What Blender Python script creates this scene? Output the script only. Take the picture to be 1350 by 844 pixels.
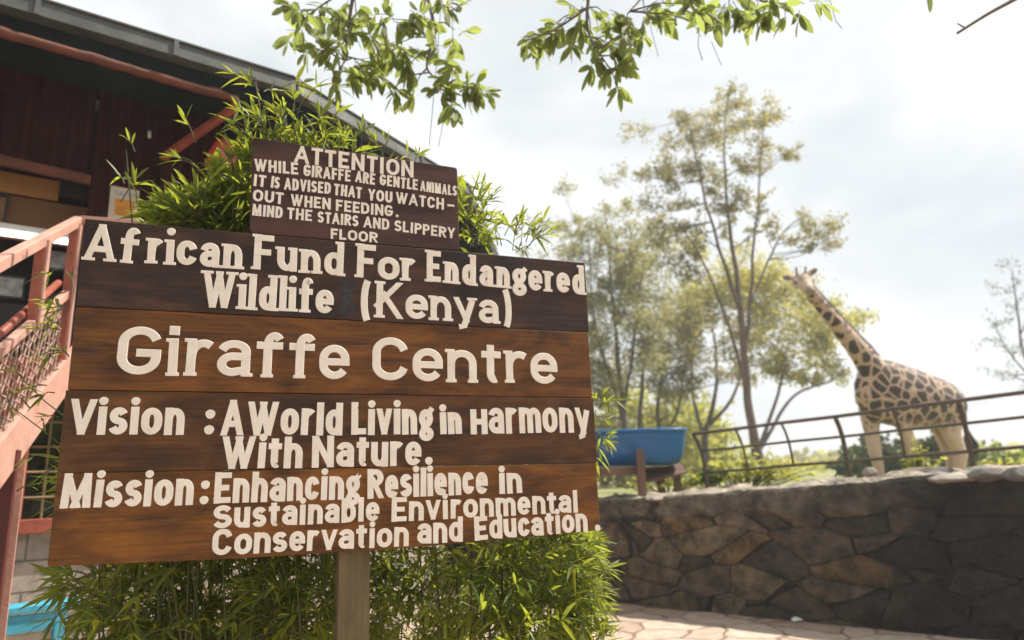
import bpy, bmesh, math, random
import numpy as np
from mathutils import Vector, Matrix, noise as mn
from math import sin, cos, radians as rad, pi, sqrt, atan2

for o in list(bpy.data.objects):
    bpy.data.objects.remove(o)
SC = bpy.context.scene
COL = SC.collection
rng = np.random.default_rng(7)
random.seed(7)

# ------------------------------------------------------------------ camera
F_PX, CX, CY, EYE = 919.0, 675.0, 422.0, 1.5
_up = Vector((-139, 4027, -919)).normalized()
_fw = Vector((0, 0, -1)); _fh = (_fw - _up * _fw.dot(_up)).normalized()
_rt = _fh.cross(_up)
RM = Matrix((_rt, _fh, _up))                      # camera axes -> world axes
cam = bpy.data.cameras.new('camera'); camo = bpy.data.objects.new('camera', cam); COL.objects.link(camo)
cam.sensor_width = 36; cam.lens = F_PX / 1350 * 36
cam.clip_start = 0.05; cam.clip_end = 3000
camo.matrix_world = Matrix.Translation((0, 0, EYE)) @ RM.to_4x4()
cam.dof.use_dof = True; cam.dof.focus_distance = 2.32; cam.dof.aperture_fstop = 2.0
SC.camera = camo

# ------------------------------------------------------------------ light
SUN_AZ, SUN_EL = 17.0, 56.0                        # azimuth measured from +X towards +Y
W = bpy.data.worlds.new('World'); SC.world = W; W.use_nodes = True
nt = W.node_tree; nt.nodes.clear()
def wn(t): return nt.nodes.new(t)
out = wn('ShaderNodeOutputWorld'); bg = wn('ShaderNodeBackground'); bg.inputs[1].default_value = 0.1
sky = wn('ShaderNodeTexSky'); sky.sky_type = 'NISHITA'; sky.sun_disc = False
sky.sun_elevation = rad(SUN_EL); sky.sun_rotation = rad(90 - SUN_AZ)
tc = wn('ShaderNodeTexCoord'); mp = wn('ShaderNodeMapping'); mp.inputs['Scale'].default_value = (1, 1, 1.9)
n1 = wn('ShaderNodeTexNoise'); n1.inputs['Scale'].default_value = 2.1; n1.inputs['Detail'].default_value = 6; n1.inputs['Roughness'].default_value = .5
n1.inputs['Distortion'].default_value = .5
cr = wn('ShaderNodeValToRGB')
cr.color_ramp.elements[0].position = .30; cr.color_ramp.elements[0].color = (4.3, 4.7, 4.95, 1)
cr.color_ramp.elements[1].position = .62; cr.color_ramp.elements[1].color = (7.4, 7.5, 7.5, 1)
e = cr.color_ramp.elements.new(.46); e.color = (5.6, 5.85, 5.95, 1)
mx = wn('ShaderNodeMixRGB'); mx.inputs[0].default_value = .93
nt.links.new(tc.outputs['Generated'], mp.inputs[0]); nt.links.new(mp.outputs[0], n1.inputs['Vector'])
nt.links.new(n1.outputs[0], cr.inputs[0]); nt.links.new(sky.outputs[0], mx.inputs[1]); nt.links.new(cr.outputs[0], mx.inputs[2])
nt.links.new(mx.outputs[0], bg.inputs[0]); nt.links.new(bg.outputs[0], out.inputs[0])

sl = bpy.data.lights.new('sun', 'SUN'); sl.energy = 5.0; sl.angle = rad(.55); sl.color = (1, .93, .82)
so = bpy.data.objects.new('sun', sl); COL.objects.link(so)
SDIR = Vector((cos(rad(SUN_AZ)) * cos(rad(SUN_EL)), sin(rad(SUN_AZ)) * cos(rad(SUN_EL)), sin(rad(SUN_EL))))
so.rotation_euler = SDIR.to_track_quat('Z', 'Y').to_euler()
so.location = (6, 2, 12)
vs = SC.view_settings
vs.view_transform = 'Standard'; vs.look = 'None'; vs.gamma = 1; vs.exposure = 0.68; vs.use_curve_mapping = False

# ------------------------------------------------------------------ helpers
def ray(x, y):
    return RM @ Vector(((x - CX) / F_PX, -(y - CY) / F_PX, -1))
def atY(x, y, Y):
    r = ray(x, y); return r * (Y / r.y) + Vector((0, 0, EYE))
def atZ(x, y, Z):
    r = ray(x, y); return r * ((Z - EYE) / r.z) + Vector((0, 0, EYE))
def onplane(x, y, p, n):
    r = ray(x, y); o = Vector((0, 0, EYE)); return o + r * ((Vector(p) - o).dot(n) / r.dot(n))

class MB:
    """collects raw geometry for one mesh"""
    def __init__(s): s.v = []; s.f = []; s.c = []; s.usec = False
    def add(s, vs, fs):
        b = len(s.v); s.v.extend([tuple(q) for q in vs]); s.f.extend([tuple(i + b for i in f) for f in fs])
    def box(s, c, size, M=None, taper=1.0):
        hx, hy, hz = [k / 2 for k in size]; c = Vector(c); vs = []
        for z, t in ((-hz, 1), (hz, taper)):
            for x, y in ((-hx, -hy), (hx, -hy), (hx, hy), (-hx, hy)):
                p = Vector((x * t, y * t, z)); vs.append(c + (M @ p if M else p))
        s.add(vs, [(3, 2, 1, 0), (4, 5, 6, 7), (0, 1, 5, 4), (1, 2, 6, 5), (2, 3, 7, 6), (3, 0, 4, 7)])
    def beam(s, a, b, w, h, up=(0, 0, 1)):
        a = Vector(a); b = Vector(b); d = (b - a); L = d.length; d = d.normalized()
        up = Vector((0, 1, 0)) if abs(d.dot(Vector(up).normalized())) > .98 else Vector(up); side = d.cross(up).normalized(); u = side.cross(d)
        M = Matrix((d, side, u)).transposed()
        s.box((a + b) / 2, (L, w, h), M)
    def tube(s, pts, r, n=8, cap=True, jit=0):
        pts = [Vector(p) for p in pts]; m = len(pts)
        if not hasattr(r, '__len__'): r = [r] * m
        base = len(s.v); ref = None
        for i, p in enumerate(pts):
            d = (pts[min(i + 1, m - 1)] - pts[max(i - 1, 0)]).normalized()
            if ref is None:
                ref = d.cross(Vector((0.3, 0.2, 1))) 
                if ref.length < .05: ref = d.cross(Vector((1, 0, 0)))
            a = (ref - d * ref.dot(d)).normalized(); b = d.cross(a); ref = a
            for k in range(n):
                t = 2 * pi * k / n; rr = r[i] * (1 + (random.uniform(-jit, jit) if jit else 0))
                s.v.append(tuple(p + (a * cos(t) + b * sin(t)) * rr))
        for i in range(m - 1):
            for k in range(n):
                k2 = (k + 1) % n
                s.f.append((base + i * n + k, base + i * n + k2, base + (i + 1) * n + k2, base + (i + 1) * n + k))
        if cap:
            s.f.append(tuple(base + k for k in reversed(range(n)))); s.f.append(tuple(base + (m - 1) * n + k for k in range(n)))
    def raw(s, V, Fc):          # numpy arrays
        b = len(s.v); s.v.extend(map(tuple, V.tolist())); s.f.extend(map(tuple, (Fc + b).tolist()))
    def build(s, name, mat, parent=None, smooth=False, local=False, bevel=0):
        me = bpy.data.meshes.new(name)
        off = Vector((0, 0, 0))
        vs = s.v
        if parent is not None and not local:
            off = WL[parent.name]
            vs = [(x - off.x, y - off.y, z - off.z) for x, y, z in s.v]
        me.from_pydata(vs, [], s.f); me.update()
        o = bpy.data.objects.new(name, me); COL.objects.link(o)
        if mat is not None:
            for m_ in (mat if isinstance(mat, (list, tuple)) else [mat]): me.materials.append(m_)
        if smooth: me.shade_smooth()
        if bevel:
            bv = o.modifiers.new('bevel', 'BEVEL'); bv.width = bevel; bv.segments = 2; bv.limit_method = 'ANGLE'; bv.harden_normals = False
        WL[o.name] = off.copy()
        if parent is not None: o.parent = parent
        return o
WL = {}
def tag(o, label=None, cat=None, group=None, kind=None):
    if label: o['label'] = label
    if cat: o['category'] = cat
    if group: o['group'] = group
    if kind: o['kind'] = kind
    return o
def thing(name, loc, label, cat, group=None, rz=0):
    o = bpy.data.objects.new(name, None); o.empty_display_size = .1; COL.objects.link(o)
    o.location = loc; o.rotation_euler.z = rz; WL[o.name] = Vector(loc)
    return tag(o, label, cat, group)

# ------------------------------------------------------------------ materials
def mat(name, col, rough=.6, var=.25, scale=8, bump=0, bscale=40, metal=0, stretch=(1, 1, 1), spec=.5, col2=None, coat=0, detail=5, coords='Object'):
    m = bpy.data.materials.new(name); m.use_nodes = True; t = m.node_tree; N = t.nodes; P = N['Principled BSDF']
    P.inputs['Roughness'].default_value = rough; P.inputs['Metallic'].default_value = metal
    P.inputs['Specular IOR Level'].default_value = spec
    if coat: P.inputs['Coat Weight'].default_value = coat; P.inputs['Coat Roughness'].default_value = .25
    c = N.new('ShaderNodeTexCoord'); mpn = N.new('ShaderNodeMapping'); mpn.inputs['Scale'].default_value = stretch
    t.links.new(c.outputs[coords], mpn.inputs[0])
    nz = N.new('ShaderNodeTexNoise'); nz.inputs['Scale'].default_value = scale; nz.inputs['Detail'].default_value = detail; nz.inputs['Roughness'].default_value = .6
    t.links.new(mpn.outputs[0], nz.inputs['Vector'])
    r = N.new('ShaderNodeValToRGB'); r.color_ramp.elements[0].position = .3; r.color_ramp.elements[1].position = .7
    c2 = col2 or tuple(k * (1 - var) for k in col); c1 = col if col2 else tuple(min(1, k * (1 + var)) for k in col)
    r.color_ramp.elements[0].color = (*c2, 1); r.color_ramp.elements[1].color = (*c1, 1)
    t.links.new(nz.outputs[0], r.inputs[0]); t.links.new(r.outputs[0], P.inputs['Base Color'])
    if bump:
        nb = N.new('ShaderNodeTexNoise'); nb.inputs['Scale'].default_value = bscale; nb.inputs['Detail'].default_value = 6
        t.links.new(mpn.outputs[0], nb.inputs['Vector'])
        b = N.new('ShaderNodeBump'); b.inputs['Strength'].default_value = bump; b.inputs['Distance'].default_value = .02
        t.links.new(nb.outputs[0], b.inputs['Height']); t.links.new(b.outputs[0], P.inputs['Normal'])
    return m
def leafmat(name, c_lo, c_hi, trans, tmix=.45, scale=3, rough=.45):
    m = bpy.data.materials.new(name); m.use_nodes = True; t = m.node_tree; N = t.nodes; P = N['Principled BSDF']
    P.inputs['Roughness'].default_value = rough; P.inputs['Specular IOR Level'].default_value = .4
    g = N.new('ShaderNodeNewGeometry'); 
    r = N.new('ShaderNodeValToRGB'); r.color_ramp.elements[0].color = (*c_lo, 1); r.color_ramp.elements[1].color = (*c_hi, 1)
    t.links.new(g.outputs['Random Per Island'], r.inputs[0]); t.links.new(r.outputs[0], P.inputs['Base Color'])
    tr = N.new('ShaderNodeBsdfTranslucent')
    r2 = N.new('ShaderNodeValToRGB'); r2.color_ramp.elements[0].color = (*[k * .7 for k in trans], 1); r2.color_ramp.elements[1].color = (*trans, 1)
    t.links.new(g.outputs['Random Per Island'], r2.inputs[0]); t.links.new(r2.outputs[0], tr.inputs[0])
    ms = N.new('ShaderNodeMixShader'); ms.inputs[0].default_value = tmix
    t.links.new(P.outputs[0], ms.inputs[1]); t.links.new(tr.outputs[0], ms.inputs[2]); t.links.new(ms.outputs[0], N['Material Output'].inputs[0])
    return m
def emat(name, col, s):
    m = bpy.data.materials.new(name); m.use_nodes = True; P = m.node_tree.nodes['Principled BSDF']
    P.inputs['Base Color'].default_value = (*[min(k, .8) for k in col], 1)
    P.inputs['Emission Color'].default_value = (*col, 1); P.inputs['Emission Strength'].default_value = s
    return m

def plankmat(name, lo, mid, hi, seed, rough=.42):
    m = bpy.data.materials.new(name); m.use_nodes = True; t = m.node_tree; N = t.nodes; P = N['Principled BSDF']; Lk = t.links.new
    c = N.new('ShaderNodeTexCoord')
    mp1 = N.new('ShaderNodeMapping'); mp1.inputs['Scale'].default_value = (1.7, 3, 7); mp1.inputs['Location'].default_value = (seed * 3.1, seed, seed * 1.7)
    mp2 = N.new('ShaderNodeMapping'); mp2.inputs['Scale'].default_value = (5, 20, 150); mp2.inputs['Location'].default_value = (seed, seed * 2.1, seed)
    Lk(c.outputs['Object'], mp1.inputs[0]); Lk(c.outputs['Object'], mp2.inputs[0])
    a = N.new('ShaderNodeTexNoise'); a.inputs['Scale'].default_value = 1.3; a.inputs['Detail'].default_value = 6; a.inputs['Distortion'].default_value = 1.2; a.inputs['Roughness'].default_value = .62
    b = N.new('ShaderNodeTexNoise'); b.inputs['Scale'].default_value = 1; b.inputs['Detail'].default_value = 4; b.inputs['Distortion'].default_value = .4
    Lk(mp1.outputs[0], a.inputs['Vector']); Lk(mp2.outputs[0], b.inputs['Vector'])
    add = N.new('ShaderNodeMath'); add.operation = 'MULTIPLY_ADD'; add.inputs[1].default_value = .38
    Lk(b.outputs[0], add.inputs[0]); Lk(a.outputs[0], add.inputs[2])
    r = N.new('ShaderNodeValToRGB'); E_ = r.color_ramp.elements
    E_[0].position = .48; E_[0].color = (*lo, 1); E_[1].position = .92; E_[1].color = (*hi, 1); q = E_.new(.66); q.color = (*mid, 1)
    Lk(add.outputs[0], r.inputs[0])
    # dark worn blotches and pale flecks of its own
    s = N.new('ShaderNodeTexNoise'); s.inputs['Scale'].default_value = 2.2; s.inputs['Detail'].default_value = 3
    mp3 = N.new('ShaderNodeMapping'); mp3.inputs['Scale'].default_value = (1.6, 1, 5); mp3.inputs['Location'].default_value = (seed * 5, 0, seed)
    Lk(c.outputs['Object'], mp3.inputs[0]); Lk(mp3.outputs[0], s.inputs['Vector'])
    r2 = N.new('ShaderNodeValToRGB'); r2.color_ramp.elements[0].position = .30; r2.color_ramp.elements[0].color = (.38, .34, .36, 1)
    r2.color_ramp.elements[1].position = .50; r2.color_ramp.elements[1].color = (1, 1, 1, 1)
    Lk(s.outputs[0], r2.inputs[0])
    mu = N.new('ShaderNodeMixRGB'); mu.blend_type = 'MULTIPLY'; mu.inputs[0].default_value = .9
    Lk(r.outputs[0], mu.inputs[1]); Lk(r2.outputs[0], mu.inputs[2])
    fl = N.new('ShaderNodeTexNoise'); fl.inputs['Scale'].default_value = 60; fl.inputs['Detail'].default_value = 2
    Lk(c.outputs['Object'], fl.inputs['Vector'])
    r3 = N.new('ShaderNodeValToRGB'); r3.color_ramp.elements[0].position = .76; r3.color_ramp.elements[0].color = (0, 0, 0, 1); r3.color_ramp.elements[1].position = .80; r3.color_ramp.elements[1].color = (.5, .5, .5, 1)
    Lk(fl.outputs[0], r3.inputs[0])
    m2 = N.new('ShaderNodeMixRGB'); m2.inputs[2].default_value = (.5, .42, .33, 1)
    Lk(r3.outputs[0], m2.inputs[0]); Lk(mu.outputs[0], m2.inputs[1]); Lk(m2.outputs[0], P.inputs['Base Color'])
    P.inputs['Roughness'].default_value = rough; P.inputs['Specular IOR Level'].default_value = .3
    bp = N.new('ShaderNodeBump'); bp.inputs['Strength'].default_value = .35; bp.inputs['Distance'].default_value = .004
    Lk(add.outputs[0], bp.inputs['Height']); Lk(bp.outputs[0], P.inputs['Normal'])
    return m

BU = Vector((.9305, .3662, 0)); BN = Vector((.3662, -.9305, 0))        # board direction, board normal to viewer
BO = Vector((-1.35766, 2.0969, 1.3004))                                # bottom left corner of the board

def onboard(px, py, off=0):      # point on the plane `off` metres behind the board
    return onplane(px, py, BO - BN * off, BN)


# ------------------------------------------------------------------ setting: ground, path, plateau
WALL = [(-9, 12.6), (-5, 12.0), (-2.0, 11.1), (-.3, 10.25), (.93, 9.29), (1.75, 8.5), (2.36, 8.02), (2.91, 7.58), (3.4, 7.15), (3.85, 6.78), (4.28, 6.45), (5.2, 5.75), (6.4, 4.9), (8.5, 3.7)]
def catmull(P, n):
    P = [np.array(p, float) for p in P]; o = []
    for i in range(len(P) - 1):
        p0, p1, p2, p3 = P[max(i - 1, 0)], P[i], P[i + 1], P[min(i + 2, len(P) - 1)]
        for k in range(n):
            t = k / n
            o.append(.5 * ((2 * p1) + (-p0 + p2) * t + (2 * p0 - 5 * p1 + 4 * p2 - p3) * t * t + (-p0 + 3 * p1 - 3 * p2 + p3) * t ** 3))
    o.append(P[-1]); return o
def topz(x):       # height of the retaining wall along its run
    return float(np.interp(x, [-9, .9, 1.75, 2.9, 4.28, 8], [1.1, 1.17, 1.235, 1.31, 1.42, 1.55]))

m_path = bpy.data.materials.new('flagstone'); m_path.use_nodes = True
t = m_path.node_tree; N = t.nodes; P = N['Principled BSDF']; Lk = t.links.new
c = N.new('ShaderNodeTexCoord'); nd = N.new('ShaderNodeTexNoise'); nd.inputs['Scale'].default_value = 1.6
ad = N.new('ShaderNodeMixRGB'); ad.blend_type = 'ADD'; ad.inputs[0].default_value = .35
Lk(c.outputs['Object'], nd.inputs['Vector']); Lk(c.outputs['Object'], ad.inputs[1]); Lk(nd.outputs['Color'], ad.inputs[2])
vo = N.new('ShaderNodeTexVoronoi'); vo.feature = 'DISTANCE_TO_EDGE'; vo.inputs['Scale'].default_value = 1.7
vc = N.new('ShaderNodeTexVoronoi'); vc.inputs['Scale'].default_value = 1.7
Lk(ad.outputs[0], vo.inputs['Vector']); Lk(ad.outputs[0], vc.inputs['Vector'])
rj = N.new('ShaderNodeValToRGB'); rj.color_ramp.elements[0].position = .012; rj.color_ramp.elements[0].color = (.42, .36, .32, 1); rj.color_ramp.elements[1].position = .035; rj.color_ramp.elements[1].color = (1, 1, 1, 1)
Lk(vo.outputs['Distance'], rj.inputs[0])
hs = N.new('ShaderNodeValToRGB'); hs.color_ramp.elements[0].color = (.40, .295, .225, 1); hs.color_ramp.elements[1].color = (.52, .41, .33, 1)
sp = N.new('ShaderNodeSeparateColor'); Lk(vc.outputs['Color'], sp.inputs[0]); Lk(sp.outputs[0], hs.inputs[0])
n2 = N.new('ShaderNodeTexNoise'); n2.inputs['Scale'].default_value = 9; n2.inputs['Detail'].default_value = 6; Lk(c.outputs['Object'], n2.inputs['Vector'])
r2 = N.new('ShaderNodeValToRGB'); r2.color_ramp.elements[0].color = (.62, .58, .55, 1); r2.color_ramp.elements[0].position = .3; r2.color_ramp.elements[1].position = .6; r2.color_ramp.elements[1].color = (1, 1, 1, 1); Lk(n2.outputs[0], r2.inputs[0])
ma = N.new('ShaderNodeMixRGB'); ma.blend_type = 'MULTIPLY'; ma.inputs[0].default_value = 1; Lk(hs.outputs[0], ma.inputs[1]); Lk(rj.outputs[0], ma.inputs[2])
mb_ = N.new('ShaderNodeMixRGB'); mb_.blend_type = 'MULTIPLY'; mb_.inputs[0].default_value = .7; Lk(ma.outputs[0], mb_.inputs[1]); Lk(r2.outputs[0], mb_.inputs[2])
Lk(mb_.outputs[0], P.inputs['Base Color']); P.inputs['Roughness'].default_value = .75
bp = N.new('ShaderNodeBump'); bp.inputs['Distance'].default_value = .02; bp.inputs['Strength'].default_value = .8; Lk(mb_.outputs[0], bp.inputs['Height']); Lk(bp.outputs[0], P.inputs['Normal'])

m_soil = mat('soil', (.20, .14, .09), .9, .3, 3, .5, 30)
m_grass = mat('dry_grass', (.17, .20, .055), .9, .3, .35, .6, 8, col2=(.24, .22, .09))

g = MB(); S_ = 420
g.add([(-S_, -S_, -.02), (S_, -S_, -.02), (S_, S_, -.02), (-S_, S_, -.02)], [(0, 1, 2, 3)])
tag(g.build('ground', m_soil), kind='structure')
g = MB(); wl = catmull(WALL, 4); pv = [(p[0] + .1, p[1] + .12, 0) for p in wl]
vv = pv + [(8.5, -6, 0), (-9, -6, 0)]
g.add(vv, [tuple(reversed(range(len(vv))))])
tag(g.build('path', m_path), kind='structure')
# plateau behind the wall (giraffe paddock), gently falling and rising to the horizon
def plat_z(x, y, d):
    return topz(x) - .10 - .10 * min(1, d / 4) + .12 * mn.noise(Vector((x * .15, y * .15, 3))) * min(1, d / 3)
g = MB(); rows = []
ds = [.25, .8, 1.6, 3, 5, 8, 12, 18, 28, 45, 80, 150, 300]
nW = len(wl)
for d in ds:
    row = []
    for i, p in enumerate(wl):
        a = wl[max(i - 1, 0)]; b = wl[min(i + 1, nW - 1)]; tdir = (b - a) / np.linalg.norm(b - a); nrm = np.array([-tdir[1], tdir[0]])
        far = np.array([.25 + .5 * (i / nW - .4), 1.0]); far /= np.linalg.norm(far)
        dirn = nrm * max(0, 1 - d / 12) + far * min(1, d / 12)
        q = p + dirn * d + (np.array([(i / nW - .45) * d * 2.2, 0]) if d > 5 else 0)
        row.append((q[0], q[1], plat_z(p[0], q[1], d) if d < 40 else 1.22 + .003 * min(d, 300) * (1 + mn.noise(Vector((q[0] * .01, q[1] * .01, 0))))))
    rows.append(row)
V = [v for r in rows for v in r]; Fc = []
for j in range(len(ds) - 1):
    for i in range(nW - 1):
        Fc.append((j * nW + i, j * nW + i + 1, (j + 1) * nW + i + 1, (j + 1) * nW + i))
g.add(V, Fc); tag(g.build('terrain', m_grass, smooth=True), kind='structure')

# ------------------------------------------------------------------ stone retaining wall
m_wall = bpy.data.materials.new('rubble_stone'); m_wall.use_nodes = True
t = m_wall.node_tree; N = t.nodes; P = N['Principled BSDF']; Lk = t.links.new
at = N.new('ShaderNodeVertexColor'); at.layer_name = 'stone'
c = N.new('ShaderNodeTexCoord')
n2 = N.new('ShaderNodeTexNoise'); n2.inputs['Scale'].default_value = 6; n2.inputs['Detail'].default_value = 8; n2.inputs['Roughness'].default_value = .65; Lk(c.outputs['Object'], n2.inputs['Vector'])
r2 = N.new('ShaderNodeValToRGB'); r2.color_ramp.elements[0].color = (.16, .155, .15, 1); r2.color_ramp.elements[0].position = .36; r2.color_ramp.elements[1].position = .66; r2.color_ramp.elements[1].color = (1.5, 1.4, 1.22, 1); Lk(n2.outputs[0], r2.inputs[0])
mu = N.new('ShaderNodeMixRGB'); mu.blend_type = 'MULTIPLY'; mu.inputs[0].default_value = .85; Lk(at.outputs[0], mu.inputs[1]); Lk(r2.outputs[0], mu.inputs[2])
Lk(mu.outputs[0], P.inputs['Base Color']); P.inputs['Roughness'].default_value = .82
n3 = N.new('ShaderNodeTexNoise'); n3.inputs['Scale'].default_value = 28; n3.inputs['Detail'].default_value = 6; Lk(c.outputs['Object'], n3.inputs['Vector'])
bp = N.new('ShaderNodeBump'); bp.inputs['Distance'].default_value = .03; bp.inputs['Strength'].default_value = .7; Lk(n3.outputs[0], bp.inputs['Height']); Lk(bp.outputs[0], P.inputs['Normal'])

wp = catmull(WALL, 72); wp = [p for p in wp if -1.5 < p[0] < 5.8]
acc = 0; su = [0]
for i in range(1, len(wp)): acc += np.linalg.norm(wp[i] - wp[i - 1]); su.append(acc)
NH, NT = 116, 20
Vw = []; Cw = []
def stone(u, z):
    q = Vector((u * .82 + .22 * mn.noise(Vector((u * 1.3, z * 1.3, 5))) , z * 1.75 + .25 * mn.noise(Vector((u * .9, z * 1.5, 9))), 0.37)) * 2.1
    q.z = .37
    dd, pp = mn.voronoi(q)
    return dd[1] - dd[0], pp[0]
for i, p in enumerate(wp):
    a = wp[max(i - 1, 0)]; b = wp[min(i + 1, len(wp) - 1)]; tt = (b - a) / np.linalg.norm(b - a); nn = np.array([tt[1], -tt[0]])   # outwards, to the path
    H = topz(p[0]) + .03 * mn.noise(Vector((su[i] * 1.7, 0, 0)))
    for k in range(NH):
        z = H * k / (NH - 1)
        e, cp = stone(su[i], z)
        zf = z / H
        mortar = max(0, min(1, (zf - .80) / .05 + .8 * mn.noise(Vector((su[i] * 1.5, 2, 0)))))    # smeared cement band under the cap
        dsp = (0.022 * min(1, e / .03) + .010 * min(1, e / .3) + .018 * (mn.cell(Vector((cp.x * 9.7, cp.y * 7.1, 6))) - .3)) * (1 - mortar) + .030 * mortar + .045 * mn.noise(Vector((su[i] * 3, z * 3, 1))) + \
            .022 * mn.noise(Vector((su[i] * 9, z * 9, 4))) + .008 * mn.noise(Vector((su[i] * 27, z * 27, 2)))
        dsp += .05 * (1 - zf) - (.03 if zf > .985 else 0)
        q = p + nn * dsp
        Vw.append((q[0], q[1], z))
        hsh = (mn.cell(Vector((cp.x * 3.7, cp.y * 5.1, 2))) + 1) / 2 if True else .5
        tone = (.062 + .07 * hsh) * (1 if e > .034 else .16)
        colr = np.array([1.08, .88 - .08 * ((hsh * 7) % 1), .66 - .12 * ((hsh * 13) % 1)]) * tone
        if (hsh * 17) % 1 > .82: colr = np.array([.12, .08, .04]) * (1 if e > .034 else .16)
        if (hsh * 23) % 1 > .75: colr = colr * np.array([.45, .48, .45])
        cem = np.array([.12, .105, .088]) * (1 + .3 * mn.noise(Vector((su[i] * 2, z * 3, 7))))
        colr = colr * (1 - mortar) + cem * mortar
        shading = max(0, min(.82, .08 + .6 * (su[i] - su[0] - 5.0) / 2 + .5 * mn.noise(Vector((su[i] * .8, z * .9, 11)))))  # wall shading put into the stone colour: darker towards the right, with noise
        colr = colr * (1 - shading)
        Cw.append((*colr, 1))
    for k in range(NT):
        f = (k + 1) / NT; q = p - nn * (.62 * f - .0)
        z = H + .04 * sin(min(1, f * 3) * pi / 2) + .06 * mn.noise(Vector((q[0] * 2.6, q[1] * 2.6, 3))) * min(1, f * 4) + .05 * mn.noise(Vector((q[0] * 6, q[1] * 6, 8))) * min(1, f * 4) - (.2 if k == NT - 1 else 0)
        e, cp = stone(q[0] * .7, q[1] * .6)
        z -= .05 * (1 - min(1, e / .08))
        Vw.append((q[0], q[1], z)); s_ = .30 + .10 * mn.noise(Vector((q[0] * 3, q[1] * 3, 0)))
        Cw.append((s_, s_ * .90, s_ * .76, 1))
RW = NH + NT
Fw = [(i * RW + k, (i + 1) * RW + k, (i + 1) * RW + k + 1, i * RW + k + 1) for i in range(len(wp) - 1) for k in range(RW - 1)]
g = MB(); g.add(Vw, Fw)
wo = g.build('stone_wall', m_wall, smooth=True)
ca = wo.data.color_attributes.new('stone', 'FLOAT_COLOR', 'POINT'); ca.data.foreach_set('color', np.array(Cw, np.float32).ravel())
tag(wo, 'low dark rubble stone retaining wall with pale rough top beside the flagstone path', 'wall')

m_rock = mat('rock', (.26, .23, .19), .85, .35, 7, .6, 25)
m_rockd = mat('dark_rock', (.12, .105, .095), .85, .35, 7, .6, 25)
def rock(p, s, sq, seed, m, label):
    g = MB(); bm = bmesh.new(); bmesh.ops.create_icosphere(bm, subdivisions=3, radius=1)
    for v in bm.verts:
        d = 1 + .35 * mn.noise(v.co * 1.3 + Vector((seed, 0, 0))) + .12 * mn.noise(v.co * 3.5 + Vector((0, seed, 0)))
        v.co = v.co * d
        for ax in ((.8, .3, .5), (-.6, .5, .6), (.1, -.9, .4), (0, .1, 1), (-.9, -.2, .3)):
            a = Vector(ax).normalized(); q = v.co.dot(a)
            if q > .72: v.co -= a * (q - .72)
    vs_ = [Vector((v.co.x * s * sq[0], v.co.y * s * sq[1], v.co.z * s * sq[2])) + Vector(p) for v in bm.verts]
    fs = [tuple(v.index for v in f.verts) for f in bm.faces]; bm.free()
    g.add(vs_, fs)
    o = g.build('rock', m, smooth=True)
    return tag(o, label, 'rock', 'loose rocks on the wall top')
rock(atY(1146, 622, 7.3), .075, (1, .8, .75), 1, m_rock, 'small pale rounded rock on the wall beside the left front hoof of the giraffe')
rock(atY(1232, 621, 6.9), .12, (1.5, .8, .42), 2.2, m_rockd, 'flat dark rock on the wall top behind the tiny yellow green sprig')
rock(atY(1252, 630, 6.55), .15, (1.4, .9, .3), 3.1, m_rock, 'flat grey slab of rock on the wall below the hind legs of the giraffe')
rock(atY(1300, 624, 6.35), .115, (1.5, 1, .55), 4.7, m_rockd, 'dark blocky rock on the wall right of the giraffe tail')
rock(atY(1345, 624, 6.15), .12, (1.4, 1, .6), 6.3, m_rockd, 'dark rock at the right edge of the picture on top of the wall')
rock(atY(868, 657, 8.6), .10, (1.7, 1, .30), 8.8, m_rock, 'pale flat rock on the wall edge below the blue trough')

m_paper = mat('white_paper', (.75, .75, .72), .8, .08, 20)
g = MB(); c0 = atZ(1051, 818, .012); pts = [(-.05, -.03, .0), (.01, -.04, .012), (.055, -.02, .004), (.05, .03, .015), (-.01, .035, .03), (-.055, .02, .008), (0, 0, .032)]
g.add([Vector(q) + c0 for q in pts] + [Vector(q) + c0 - Vector((0, 0, .004)) for q in pts[:6]], [(0, 1, 6), (1, 2, 6), (2, 3, 6), (3, 4, 6), (4, 5, 6), (5, 0, 6)] + [(i, 7 + i, 7 + (i + 1) % 6, (i + 1) % 6) for i in range(6)])
tag(g.build('paper_scrap', m_paper), 'small crumpled scrap of white paper on the flagstones at the foot of the stone wall', 'litter')

# ------------------------------------------------------------------ fence on the wall
m_iron = mat('rusty_iron', (.085, .062, .052), .6, .35, 20, .2, 60)
wpa = np.array([p for p in wp])
def fence_plan(px, Y):
    return atY(px, 600, Y)
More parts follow.
